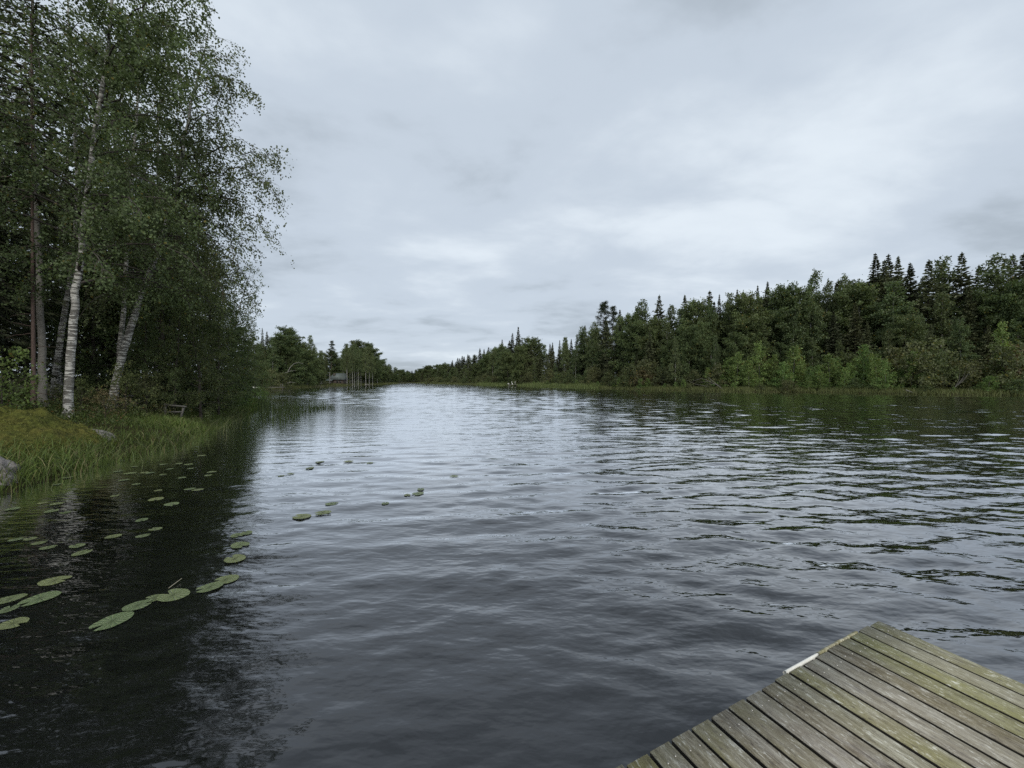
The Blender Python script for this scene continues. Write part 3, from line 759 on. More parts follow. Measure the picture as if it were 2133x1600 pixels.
# ------------------------------------------------------------------ forests around the lake
def fkw(leaf, nleaf, sec=5.5, twig=2.6, **k):
    d = dict(leaf=leaf, nleaf=nleaf, sec=sec, twig=twig, trunk_k=6, limb_k=3, roots=False); d.update(k); return d
SP = [conifer('spruce_%d' % i, 22.0, 0.22, 60 + i, R0=[4.2, 3.6, 4.6, 3.2][i], c0=[0.06, 0.10, 0.04, 0.12][i], gap=0.42, per=8, spray=0.40, step=0.22, width=0.11, ragged=0.32, cols=((0.048, 0.058, 0.032), (0.082, 0.092, 0.048))) for i in range(4)]
BI = [deciduous('birch_%d' % i, straight(18, [0.02, -0.03, 0.05, 0.0][i], 0.12, 70 + i), 0.15, 70 + i, c0=[0.14, 0.20, 0.10, 0.42][i], n1=54,
                prof=(lambda w: (lambda f: w * (1 - f) ** 0.65 * (0.5 + 0.5 * min(1, f * 5)) + 0.35))([3.6, 3.2, 4.0, 2.8][i]), elev=(68, 28), droop=0.28, twig_len=0.6, weep=0.9,
                cols=GREEN_B, **fkw((0.135, 0.10), 8, 6.5, 3.2)) for i in range(4)]
AL = [deciduous('aspen_%d' % i, straight(16.5, 0.02, 0.15, 80 + i), 0.18, 80 + i, c0=[0.08, 0.14, 0.05][i], n1=56,
                prof=(lambda w: (lambda f: w * (1 - 0.93 * f ** 4.0) ** 0.5 * (0.62 + 0.38 * min(1, f * 3.5)) + 0.4))([4.6, 4.1, 5.0][i]), elev=(56, 8), droop=0.04, twig_len=0.6, weep=0.2,
                cols=GREEN_A, bark='grey_bark', **fkw((0.14, 0.115), 8, 6.5, 3.2)) for i in range(3)]
SA = [deciduous('sapling_%d' % i, straight(6, 0.03, 0.06, 90 + i), 0.05, 90 + i, c0=0.05, n1=34,
                prof=(lambda w: (lambda f: w * (1 - f) ** 0.8 + 0.25))([1.7, 1.4, 2.0][i]), elev=(55, 20), droop=0.0, twig_len=0.4, weep=0.0,
                cols=LIME, bark='grey_bark', yellow=0.05, **fkw((0.09, 0.066), 8, 7, 3.6)) for i in range(3)]
PI = [pine('pine_%d' % i, 20.0, 95 + i) for i in range(2)]
SHR = [deciduous('far_shrub_%d' % i, straight(2.4, 0.0, 0.1, 100 + i), 0.05, 100 + i, c0=0.02, n1=24, prof=lambda f: 2.2 * (1 - 0.5 * f), elev=(75, 22), droop=0.12, twig_len=0.4, weep=0.15,
                 cols=[OLIVE, GREEN_A, OLIVE, RUST][i], bark='dark_bark', **fkw((0.095, 0.058), 9, 6, 3.6)) for i in range(4)]
LA = [conifer('larch_%d' % i, 20.0, 0.18, 110 + i, R0=[4.6, 4.0][i], c0=0.06, gap=0.48, per=8, spray=0.40, step=0.22, width=0.115, ragged=0.4, droop=0.2, cols=((0.080, 0.092, 0.046), (0.122, 0.132, 0.064))) for i in range(2)]
KIND = {'spruce': (SP, 22.0, 'spruce_tree'), 'birch': (BI, 18.6, 'birch_tree'), 'aspen': (AL, 19.0, 'aspen_tree'), 'sapling': (SA, 6.2, 'alder_sapling'),
        'pine': (PI, 20.2, 'pine_tree'), 'shrub': (SHR, 3.6, 'willow_shrub'), 'larch': (LA, 20.0, 'larch_tree')}
frng = random.Random(77)
def forest(kind, ix, iy, D, label, group=None, w=1.0, var=None, cat=None):
    ms, H0, nm = KIND[kind]
    me = ms[frng.randrange(3 if kind == 'shrub' else len(ms)) if var is None else var]
    loc = at(ix, D, -0.1); h = hgt(iy, ix, D)
    if h < 0.4: return
    s = h / H0; ww = w * frng.uniform(0.88, 1.15) * (1 + 0.5 * min(1.0, max(0.0, D - 140) / 180.0))
    place(nm, me, loc, label, group, rz=frng.uniform(0, 6.28), s=(s * ww, s * ww, s), cat=cat or ('shrub' if kind == 'shrub' else 'tree'),
          parts=('stem', 'foliage') if kind == 'shrub' else ('trunk', 'crown'))

RS_X = np.array([865, 880, 940, 1000, 1080, 1160, 1250, 1330, 1400, 1550, 1700, 1900, 2133, 2300])
RS_D = np.array([400, 356, 267, 200, 152.6, 128, 106.8, 89, 80, 69.7, 66.75, 57.2, 51.7, 47.1])
LS_X = np.array([520, 545, 590, 640, 690, 740, 790, 830, 852])
LS_D = np.array([86, 89, 100, 118.7, 139, 178, 229, 320, 400])
rD = lambda x: float(np.interp(x, RS_X, RS_D)); lD = lambda x: float(np.interp(x, LS_X, LS_D))
ORD = ['first', 'second', 'third', 'fourth', 'fifth', 'sixth', 'seventh', 'eighth', 'ninth', 'tenth', 'eleventh', 'twelfth', 'thirteenth', 'fourteenth', 'fifteenth', 'sixteenth', 'seventeenth',
       'eighteenth', 'nineteenth', 'twentieth', 'twenty-first', 'twenty-second', 'twenty-third', 'twenty-fourth', 'twenty-fifth', 'twenty-sixth', 'twenty-seventh', 'twenty-eighth', 'twenty-ninth', 'thirtieth']
# the skyline of the right-hand forest, from the right edge inwards: kind, column, top row, metres behind the shore, width
RSKY = [('larch', 2190, 525, 16, 1.2), ('larch', 2130, 528, 18, 1.2), ('larch', 2107, 530, 17, 1.0), ('birch', 2068, 525, 15, 1.2), ('larch', 2038, 552, 18, 0.9), ('larch', 2000, 526, 17, 1.1), ('birch', 1967, 529, 18, 1.0),
        ('larch', 1931, 542, 16, 1.1), ('spruce', 1896, 547, 20, 0.95), ('larch', 1870, 534, 22, 0.85), ('spruce', 1850, 531, 24, 0.95), ('larch', 1840, 541, 19, 0.85), ('spruce', 1824, 527, 21, 0.95),
        ('aspen', 1790, 585, 16, 1.0), ('birch', 1760, 568, 18, 0.8), ('spruce', 1740, 592, 22, 0.9), ('birch', 1718, 580, 16, 0.75), ('birch', 1688, 560, 18, 0.75), ('aspen', 1664, 590, 15, 1.0), ('aspen', 1630, 588, 15, 1.05),
        ('spruce', 1597, 587, 20, 0.9), ('spruce', 1577, 595, 22, 0.8), ('aspen', 1552, 605, 14, 1.0), ('spruce', 1534, 603, 21, 0.85), ('birch', 1515, 609, 19, 0.8), ('spruce', 1497, 613, 20, 0.7), ('larch', 1478, 606, 18, 1.0),
        ('aspen', 1450, 620, 16, 1.0), ('larch', 1425, 615, 20, 0.9)]
RSKY2 = [('birch', 1398, 634, 17, 1.0), ('larch', 1373, 615, 22, 1.1), ('birch', 1338, 620, 20, 1.0), ('aspen', 1312, 650, 16, 1.0), ('birch', 1290, 655, 18, 1.0), ('pine', 1276, 640, 28, 1.0), ('pine', 1258, 631, 28, 1.0),
         ('birch', 1236, 668, 16, 1.1), ('birch', 1210, 678, 16, 1.0), ('spruce', 1190, 706, 36, 0.9), ('birch', 1178, 700, 30, 0.9), ('spruce', 1165, 708, 40, 0.8), ('spruce', 1150, 713, 42, 0.9), ('birch', 1132, 716, 34, 1.1),
         ('aspen', 1106, 696, 24, 1.0), ('spruce', 1080, 681, 34, 0.8), ('spruce', 1066, 694, 36, 0.9), ('spruce', 1047, 707, 40, 0.9), ('birch', 1030, 728, 36, 1.1), ('spruce', 1017, 723, 60, 0.9), ('spruce', 1008, 727, 60, 0.9),
         ('spruce', 1000, 725, 64, 0.9), ('birch', 988, 738, 50, 1.2), ('spruce', 975, 738, 70, 0.9), ('spruce', 963, 741, 70, 0.9), ('spruce', 953, 745, 80, 1.0), ('spruce', 942, 750, 80, 1.0), ('birch', 928, 754, 60, 1.3), ('aspen', 912, 758, 60, 1.2)]
RSKY3 = [('aspen', 895, 760, 60, 1.2), ('birch', 884, 764, 50, 1.2), ('aspen', 874, 766, 60, 1.2), ('spruce', 866, 769, 70, 1.2)]
SKN = {'larch': 'soft-pointed conifer', 'spruce': 'pointed dark spruce', 'aspen': 'rounded broadleaf tree', 'birch': 'loose-crowned birch', 'pine': 'flat-layered pine'}
for lst, where in ((RSKY, 'from the right edge'), (RSKY2, 'from mid-forest leftwards'), (RSKY3, 'at the distant end of the forest')):
    cnt = {}
    for kind, ix, iy, off, w in lst:
        k = cnt.get(kind, 0); cnt[kind] = k + 1
        forest(kind, ix, iy, rD(ix) + off, '%s %s on the right-hand skyline, %s' % (ORD[k], SKN[kind], where), 'skyline trees of the right-hand forest', w)
sx = np.array([a[1] for a in RSKY + RSKY2 + RSKY3][::-1]); sy = np.array([a[2] for a in RSKY + RSKY2 + RSKY3][::-1], float)
sy_s = np.convolve(np.pad(sy, 2, 'edge'), np.ones(5) / 5, 'valid')
skyR = lambda x: float(np.interp(x, sx, sy_s))
def sector(x): return 'near the right edge' if x > 1900 else 'behind bright saplings' if x > 1530 else 'left of bright saplings' if x > 1270 else 'behind the reed bed' if x > 1080 else 'along its distant end'
seen_labels = {}
def rows(x0, x1, Df, skyf, spacing, off, frac, kinds, text, group, w=1.0, base=None):
    x = x1
    while x > x0:
        D0 = Df(x)
        o = frng.uniform(*off) * (1 + max(0, (D0 - 100)) / 110.0)
        kind = frng.choice(kinds)
        yb = HY + FPX * (CAM_H - 0.5) / D0
        top = yb + (skyf(x) - yb) * frng.uniform(*frac)
        lab = text(kind, x); k = seen_labels.get(lab, 0); seen_labels[lab] = k + 1
        if kind == 'shrub' and Df is rD and 1515 < x < 1850: o += 5.0
        forest(kind, x, top, D0 + o, '%s %s from the right' % (ORD[k], lab), group, w)
        x -= FPX * spacing / D0 * frng.uniform(0.7, 1.3)
KN = {'spruce': 'dark spruce', 'birch': 'olive birch', 'aspen': 'broadleaf tree', 'larch': 'soft conifer', 'sapling': 'young alder', 'pine': 'pine', 'shrub': 'willow shrub'}
rows(866, 2260, rD, skyR, 3.2, (22, 30), (0.80, 0.97), ['spruce', 'spruce', 'larch', 'aspen'], lambda k, x: '%s in right forest rear rows %s,' % (KN[k], sector(x)), 'rear rows of the right-hand forest', 1.15)
rows(866, 2260, rD, skyR, 3.4, (11, 16), (0.66, 0.92), ['birch', 'larch', 'birch', 'larch', 'spruce', 'aspen'], lambda k, x: '%s in right forest middle rows %s,' % (KN[k], sector(x)), 'middle rows of the right-hand forest', 1.05)
rows(866, 2260, rD, skyR, 3.6, (7.5, 11), (0.34, 0.72), ['birch', 'larch', 'birch', 'larch', 'aspen'], lambda k, x: '%s in right forest front row %s,' % (KN[k], sector(x)), 'front row of the right-hand forest', 1.0)
rows(880, 2260, rD, skyR, 2.1, (3.0, 7.5), (0.14, 0.36), ['shrub'], lambda k, x: 'willow shrub at the right forest edge %s,' % sector(x), 'willow shrubs along the right bank', 1.0)
# single trees and bushes that stand out in front of it
for kind, ix, iy, off, w, var, lab in [
        ('sapling', 1535, 735, 4.0, 1.1, 0, 'bright green alder sapling, leftmost of the bright row on the right bank'), ('sapling', 1582, 716, 5.0, 1.0, 2, 'tallest bright alder sapling in the left half of the bright row'),
        ('sapling', 1560, 752, 3.0, 1.3, 1, 'short wide bright sapling between the two leftmost ones'), ('sapling', 1612, 740, 4.0, 1.0, 1, 'narrow bright sapling just right of the tallest one'),
        ('sapling', 1652, 722, 4.5, 1.1, 0, 'bright sapling with pointed top in the middle of the bright row'), ('sapling', 1632, 756, 2.5, 1.3, 2, 'low bright sapling at the waterline mid-row'),
        ('sapling', 1728, 740, 4.0, 1.2, 2, 'bright sapling right of the gap in the bright row'), ('sapling', 1700, 762, 3.0, 1.3, 0, 'low bright sapling in the gap of the bright row'),
        ('sapling', 1799, 720, 4.0, 0.9, 1, 'tall narrow bright sapling with a pale stem'), ('sapling', 1826, 738, 3.5, 1.2, 0, 'broad bright sapling right of the pale-stemmed one'),
        ('sapling', 1770, 757, 3.0, 1.2, 1, 'short bright sapling left of the pale-stemmed one'), ('sapling', 1899, 735, 3.5, 1.0, 2, 'yellow-green sapling standing alone in front of the rounded bush'),
        ('sapling', 2084, 675, 4.0, 0.8, 1, 'slim bluish-green sapling with pointed top near the right edge'),
        ('birch', 1407, 702, 3.5, 0.75, 1, 'slim pale birch with white stem standing free at the shore'), ('birch', 1490, 697, 5.0, 0.7, 3, 'slim pale birch between the free-standing one and the saplings'),
        ('aspen', 1458, 664, 8.0, 0.75, 0, 'pointed dark broadleaf tree behind the two slim birches'),
        ('shrub', 1925, 706, 7.0, 1.25, 0, 'large rounded grey-olive bush behind the lone yellow-green sapling'), ('shrub', 2120, 716, 5.0, 1.3, 3, 'large brownish bush cut by the right edge'),
        ('shrub', 2010, 745, 4.0, 1.4, 2, 'wide olive bush between the rounded bush and the slim bluish sapling'), ('shrub', 1340, 765, 4.0, 1.4, 3, 'reddish-brown bush at the shore left of the slim birch'),
        ('sapling', 1290, 787, 1.5, 1.3, 2, 'small light green bush at the right end of the reed bed'), ('sapling', 1425, 790, 1.5, 1.4, 0, 'small light bush at the foot of the free-standing slim birch'),
        ('aspen', 1085, 718, 8.0, 1.35, 2, 'broad rounded tree directly above the small jetty'), ('aspen', 1058, 728, 10.0, 1.1, 0, 'rounded tree left of the broad one above the small jetty'),
        ('birch', 1176, 712, 9.0, 0.9, 3, 'birch with a bright white stem behind the reed bed')]:
    forest(kind, ix, iy, rD(ix) + off, lab, None, w, var, 'bush' if 'bush' in lab else None)

# more of the bright row, and low growth hanging over the waterline
srng = random.Random(21); xs_ = [1880, 1862, 1845, 1812, 1785, 1755, 1742, 1712, 1686, 1668, 1640, 1618, 1598, 1570, 1548, 1520, 1500, 1478]
for i, x in enumerate(xs_):
    forest('sapling', x + srng.uniform(-5, 5), srng.uniform(742, 782), rD(x) + srng.uniform(1.2, 6.0), '%s smaller bright sapling filling the bright row, from the right' % ORD[i], 'smaller saplings of the bright row', srng.uniform(1.0, 1.35))
x = 2240; i = 0
while x > 1090:
    kind = srng.choice(['shrub', 'sapling', 'sapling'])
    forest(kind, x, HY + FPX * 1.5 / rD(x) - srng.uniform(0.7, 2.3) * FPX / rD(x), rD(x) + srng.uniform(0.5, 2.0), '%s low bush at the right-hand waterline, from the right' % (ORD[i] if i < 30 else 'thirty-' + ORD[i - 30] if i < 39 else 'fortieth' if i == 39 else 'forty-' + ORD[i - 40]), 'low bushes at the right-hand waterline', srng.uniform(1.2, 1.9), cat='bush')
    x -= FPX * srng.uniform(1.6, 5.0) / rD(x); i += 1
# left far bank
LSKY = [('spruce', 548, 683, 20, 0.7, 'pointed spruce peeping over the end of the near left bank'), ('spruce', 557, 690, 20, 0.7, 'second pointed spruce beside the one over the left bank end'),
        ('aspen', 602, 674, 22, 1.3, 'biggest round-crowned tree on the far left bank'), ('aspen', 585, 694, 14, 1.35, 'round tree in front of the biggest round-crowned one'),
        ('birch', 652, 697, 18, 0.9, 'loose birch right of the biggest round-crowned tree'), ('aspen', 640, 722, 10, 1.3, 'yellowish broad tree left of the cottage'),
        ('pine', 691, 711, 46, 1.0, 'ragged pine above the cottage'), ('birch', 668, 734, 20, 1.0, 'birch between the yellowish one and the pine'),
        ('birch', 722, 714, 18, 0.9, 'birch left of the square-topped pair'), ('aspen', 748, 704, 24, 1.15, 'tall square-topped tree, left of the pair beside the cottage'),
        ('aspen', 770, 709, 22, 1.15, 'tall square-topped tree, right of a pair right of the cottage'), ('birch', 786, 742, 20, 1.0, 'lower birch right of the square-topped pair'),
        ('birch', 800, 752, 40, 1.1, 'sloping row of small trees on the far left bank, first'), ('birch', 812, 758, 60, 1.2, 'sloping row of small trees on the far left bank, second'),
        ('birch', 824, 764, 70, 1.3, 'sloping row of small trees on the far left bank, third'), ('aspen', 836, 768, 80, 1.4, 'sloping row of small trees on the far left bank, fourth'),
        ('spruce', 848, 771, 60, 1.6, 'last small tree before the far end of the lake'), ('spruce', 858, 772, 60, 1.6, 'small tree closing the far end of the lake')]
for kind, ix, iy, off, w, lab in LSKY:
    forest(kind, ix, iy, lD(ix) + off, lab, 'skyline trees of the far left bank', w)
lx = np.array([a[1] for a in LSKY]); o_ = np.argsort(lx); ly = np.array([a[2] for a in LSKY], float)
ly_s = np.convolve(np.pad(ly[o_], 1, 'edge'), np.ones(3) / 3, 'valid')
skyL = lambda x: float(np.interp(x, lx[o_], ly_s))
lsec = lambda x: 'left of the cottage' if x < 680 else 'around the cottage' if x < 780 else 'near the lake end'
rows(515, 868, lD, skyL, 3.2, (26, 36), (0.74, 0.94), ['spruce', 'aspen', 'birch', 'aspen'], lambda k, x: '%s in far left wood rear rows %s,' % (KN[k], lsec(x)), 'rear rows of the far left wood', 1.2)
rows(515, 668, lD, skyL, 3.4, (8, 14), (0.45, 0.82), ['birch', 'aspen', 'aspen'], lambda k, x: '%s in far left wood front rows %s,' % (KN[k], lsec(x)), 'front rows of the far left wood', 1.05)
rows(785, 858, lD, skyL, 4.5, (8, 16), (0.5, 0.85), ['birch', 'aspen'], lambda k, x: '%s in far left wood front rows %s,' % (KN[k], lsec(x)), 'front rows of the far left wood', 1.1)
rows(515, 640, lD, skyL, 3.0, (3, 7), (0.16, 0.34), ['shrub'], lambda k, x: 'willow shrub on the bank left of the cottage,', 'willow shrubs along the far left bank', 1.1)
rows(640, 855, lD, skyL, 4.5, (7, 20), (0.08, 0.15), ['shrub'], lambda k, x: 'low shrub right of the fallen tree on the far bank,', 'low shrubs under the far left trees', 1.1)
for i, (ix, iy) in enumerate([(671, 732), (678, 738), (715, 728), (723, 722), (729, 725), (734, 720), (738, 716), (742, 716), (746, 722), (752, 726), (762, 722), (769, 730), (776, 735)]):
    forest('birch', ix, iy, 160 + (i * 7) % 17, 'white-stemmed birch, %s from the left in the grove around the cottage' % ORD[i], 'white-stemmed birches around the cottage', 0.62, 3)

rows(660, 800, lD, skyL, 3.6, (40, 48), (0.45, 0.72), ['aspen', 'spruce', 'spruce'], lambda k, x: '%s deep in the wood behind the cottage,' % KN[k], 'trees deep behind the cottage', 1.3)
# ------------------------------------------------------------------ cottage and small things on the far shores
def box(acc, x0, x1, y0, y1, z0, z1):
    V = [(x, y, z) for x in (x0, x1) for y in (y0, y1) for z in (z0, z1)]
    acc.add(V, [(0, 1, 3, 2), (4, 6, 7, 5), (0, 4, 5, 1), (2, 3, 7, 6), (0, 2, 6, 4), (1, 5, 7, 3)])
def part(name, mat, parent, *boxes):
    a = Acc()
    for b_ in boxes: box(a, *b_)
    return link(name, a.mesh(name, MAT[mat]), parent=parent)
cl = at(704, 168, 0); ct_z = cl[2]
cot = empty('cottage', cl); tag(cot, 'small dark cottage with grey-green hipped metal roof among white birches', 'cottage')
part('wall', 'brown_timber', cot, (-2.9, 2.9, -2.3, 2.3, -0.4, 2.15))
a = Acc(); ev, rg = 2.15, 4.9
V = [(-3.4, -2.9, ev), (3.4, -2.9, ev), (3.4, 2.9, ev), (-3.4, 2.9, ev), (-1.7, 0, rg), (3.4, 0, rg)]
a.add(V, [(0, 1, 5, 4), (2, 3, 4, 5), (3, 0, 4, 4), (1, 2, 5, 5), (0, 3, 2, 1)])
roof = link('roof', a.mesh('roof', MAT['roof_metal']), parent=cot)
part('chimney', 'dark_timber', roof, (-1.5, -0.8, -1.2, -0.5, 3.2, 4.95))
a = Acc(); V = [(-3.5, -4.6, 1.75), (-0.6, -4.6, 1.75), (-0.6, -2.7, 2.35), (-3.5, -2.7, 2.35), (-3.5, -4.6, 1.68), (-0.6, -4.6, 1.68), (-0.6, -2.7, 2.28), (-3.5, -2.7, 2.28)]
a.add(V, [(0, 1, 2, 3), (4, 7, 6, 5), (0, 4, 5, 1), (1, 5, 6, 2), (2, 6, 7, 3), (3, 7, 4, 0)])
link('porch_roof', a.mesh('porch_roof', MAT['roof_metal']), parent=cot)
for px in (-3.35, -0.75): part('porch_post', 'brown_timber', cot, (px, px + 0.12, -4.5, -4.38, -0.4, 1.7))
for px in (0.4, 1.7):
    w_ = part('window', 'dark_glass', cot, (px, px + 0.7, -2.33, -2.29, 0.8, 1.7))
part('door', 'dark_timber', cot, (-1.6, -0.8, -2.33, -2.29, -0.2, 1.75))

def polytree(name, mat, paths, label, cat, part_name='branch', group=None):
    allp = np.concatenate([p for p, _ in paths]); base = paths[0][0][0]
    e_ = empty(name, base); tag(e_, label, cat, group)
    for i, (p, r) in enumerate(paths):
        a_ = Acc(); p = np.asarray(p, float) - base
        tube(a_, p, np.linspace(1, 0.25, len(p)) * r, 5)
        link('trunk' if i == 0 else part_name, a_.mesh(name, MAT[mat], True), parent=e_)
    return e_
imgp = lambda pts, D: np.array([P(x, y, D) for x, y in pts])
polytree('fallen_tree', 'pale_wood', [(imgp([(568, 804), (580, 788), (592, 778), (604, 773), (616, 772)], 104), 0.11), (imgp([(599, 776), (604, 766), (612, 758), (622, 755), (632, 758)], 104), 0.085), (imgp([(592, 800), (606, 796), (616, 797)], 103), 0.08)],
         'pale bare fallen tree with arched limbs on the far left bank', 'fallen tree')
sn = Acc(); tube(sn, [(0, 0, 0), (0.02, 0, 2.5), (-0.03, 0, 5.2)], [0.16, 0.14, 0.1], 7)
o = link('dead_trunk', sn.mesh('dead_trunk', MAT['pale_wood'], True)); o.location = at(687, 160); tag(o, 'pale broken trunk standing just left of the cottage', 'dead trunk')
o = polytree('bare_shrub', 'dead_wood', [(imgp([(1510, 815), (1492, 800), (1475, 786)], 73.5), 0.09)] + [(imgp([(1500 - 9 * i, 806 - 5 * i % 14), (1490 - 14 * i, 800 - 6 * (i % 3)), (1470 - 14 * i, 800 - 3 * i)], 73.2 + 0.2 * i), 0.035) for i in range(4)],
             'grey leafless shrub leaning over the water left of the bright saplings', 'bare shrub')
polytree('bare_shrub', 'dead_wood', [(imgp([(1972, 822), (1990, 806), (2010, 790), (2020, 770)], 57.0), 0.04)] + [(imgp([(1990 + 4 * i, 806 - 4 * i), (1998 + 9 * i, 790 - 5 * i), (2000 + 14 * i, 765 - 4 * (i % 3))], 57 + 0.15 * i), 0.025) for i in range(5)],
         'grey leafless shrub near the right edge of the far bank', 'bare shrub')
polytree('fallen_branch', 'dead_wood', [(imgp([(1886, 812), (1902, 818), (1921, 824)], 57.3), 0.07)], 'pale fallen branch dipping into the water below the lone sapling', 'branch')
polytree('driftwood_log', 'pale_wood', [(imgp([(655, 803.5), (664, 804.2), (675, 804.6)], 132), 0.12)], 'pale log lying at the waterline left of the cottage', 'log')
polytree('driftwood_log', 'pale_wood', [(imgp([(760, 800.5), (767, 801), (774, 801.2)], 196), 0.13)], 'pale log lying at the waterline right of the cottage', 'log')

# small jetties
e_ = empty('small_jetty', at(1068, 150, 0)); tag(e_, 'small dark jetty with white posts below the broad tree on the far bank', 'jetty')
e_.location.z = 0
part('deck', 'grey_timber', e_, (-1.2, 1.6, -2.0, 3.0, 0.55, 0.68))
for px in (-1.05, 1.4): part('pile', 'dark_timber', e_, (px, px + 0.16, -1.9, -1.74, -0.6, 0.548))
part('post', 'white_paint', e_, (-0.42, -0.30, 1.6, 1.72, 0.69, 1.9)); part('post', 'white_paint', e_, (0.88, 1.0, 1.6, 1.72, 0.69, 1.85))
part('ladder', 'grey_timber', e_, (-1.5, -1.22, -2.05, -1.9, -0.2, 1.2))
for dx, lab in ((-1.75, 'small white float hanging at the left side of the small jetty'), (-0.15, 'small white float standing on the small jetty between its posts')):
    b_ = bpy.data.meshes.new('float')
    a = Acc(); tube(a, [(0, 0, 0), (0, 0, 0.05), (0, 0, 0.30), (0, 0, 0.42), (0, 0, 0.46)], [0.02, 0.17, 0.20, 0.12, 0.02], 8)
    o = link('buoy', a.mesh('buoy', MAT['white_paint'], True)); x = e_.location.x + dx
    o.location = (x, 148.5, 0.69 if dx > -1 else 0.75); tag(o, lab, 'buoy')
e_ = empty('plank_jetty', (*P(568, 806, 93)[:2], 0)); tag(e_, 'low narrow grey jetty along the far left bank with a small ladder', 'jetty')
part('deck', 'grey_timber', e_, (-3.0, 2.9, -0.7, 0.5, 0.46, 0.56))
for px in (-2.6, 0.0, 2.6): part('pile', 'dark_timber', e_, (px, px + 0.12, -0.6, -0.48, -0.6, 0.458))
for px in (2.3, 2.75): part('ladder_rail', 'grey_timber', e_, (px, px + 0.07, -0.68, -0.6, 0.562, 1.25))
part('ladder_rung', 'grey_timber', e_, (2.3, 2.82, -0.69, -0.62, 1.252, 1.30))
# upturned white rowing boat
a = Acc(); st = np.linspace(-1, 1, 13); prof_ = np.linspace(0, math.pi, 9)
ring = np.array([[(1.1 * t, 0.42 * (1 - abs(t) ** 2.4) ** 0.6 * math.cos(q) , 0.30 * (1 - 0.45 * abs(t) ** 3) * math.sin(q)) for q in prof_] for t in st])
k = len(prof_); i_ = np.arange(12)[:, None] * k; j_ = np.arange(k - 1)[None]
a.add(ring.reshape(-1, 3), np.stack([i_ + j_, i_ + j_ + 1, i_ + k + j_ + 1, i_ + k + j_], -1).reshape(-1, 4))
o = link('rowing_boat', a.mesh('rowing_boat', MAT['white_paint'], True)); bl = at(531, 91, 0.02); o.location = bl; o.rotation_euler = (0, 0, 0.3)
tag(o, 'small white upturned boat on the grass of the far left bank', 'boat')

# ------------------------------------------------------------------ mossy mound, boulders, grass of the near left bank
def mound(name, cx, cy, rx, ry, h, mat, label, cat, n=150, lump=0.24, seed=0.0, base=None):
    u = np.linspace(-1.15, 1.15, n); U, V_ = np.meshgrid(u, u, indexing='ij'); U = U.ravel(); V_ = V_.ravel()
    rr = np.sqrt(U ** 2 + V_ ** 2)
    f = np.clip(1 - rr ** 2.2, -0.5, 1)
    x = cx + U * rx; y = cy + V_ * ry
    g = height(x, y) if base is None else base
    z = g + h * f + lump * 2 * fbm(x * 1.3 + seed, y * 1.3, 4) * np.clip(f + 0.4, 0, 1) + lump * 0.55 * np.abs(fbm(x * 5 + seed, y * 5, 3)) * 2 * np.clip(f + 0.4, 0, 1)
    z = z + lump * 1.1 * (vnoise(x * 2.6 + seed, y * 2.6) ** 2 - 0.3) * np.clip(f + 0.4, 0, 1)
    z = np.where(rr > 1.02, g - 0.25, z)
    i, j = np.meshgrid(np.arange(n - 1), np.arange(n - 1), indexing='ij'); q = (i * n + j).ravel()
    o = link(name, mesh_np(name, np.stack([x - cx, y - cy, z], 1), np.stack([q, q + n, q + n + 1, q + 1], 1), MAT[mat], smooth=True))
    o.location = (cx, cy, 0)
    return tag(o, label, cat)
mound('mossy_rock', -12.9, 9.4, 2.3, 1.7, 0.40, 'moss', 'yellow-green and ochre moss cushion over a rock at the left edge', 'mossy rock')
mound('mossy_rock', -11.4, 8.6, 1.2, 0.8, 0.33, 'moss', 'smaller green moss hump in front of the large moss cushion', 'mossy rock', n=70, lump=0.10, seed=9.0)
mound('flat_stone', *P(195, 915, 10.6)[:2], 0.55, 0.35, 0.16, 'granite', 'flat grey stone in the grass near the waterline', 'stone', n=36, lump=0.06, seed=4.0)

def boulder(name, loc, s, label, seed=0.0, sub=5):
    import bmesh
    bm = bmesh.new(); bmesh.ops.create_icosphere(bm, subdivisions=sub, radius=1.0)
    for v in bm.verts:
        p = v.co.copy(); q = p * 1.1 + Vector((seed, seed * 2, 0))
        d = 1 + 0.28 * mnoise.noise(q * 0.9) + 0.12 * mnoise.noise(q * 2.6) + 0.045 * mnoise.noise(q * 7) + 0.02 * mnoise.noise(q * 16)
        v.co = Vector((p.x * s[0], p.y * s[1], p.z * s[2])) * d
    for f in bm.faces: f.smooth = True
    me = bpy.data.meshes.new(name); bm.to_mesh(me); bm.free(); me.materials.append(MAT['granite'])
    o = link(name, me); o.location = loc
    return tag(o, label, 'boulder')
boulder('boulder', (-9.86, 7.05, 0.02), (0.60, 0.55, 0.56), 'grey granite boulder standing in the water at the left edge', 3.3)

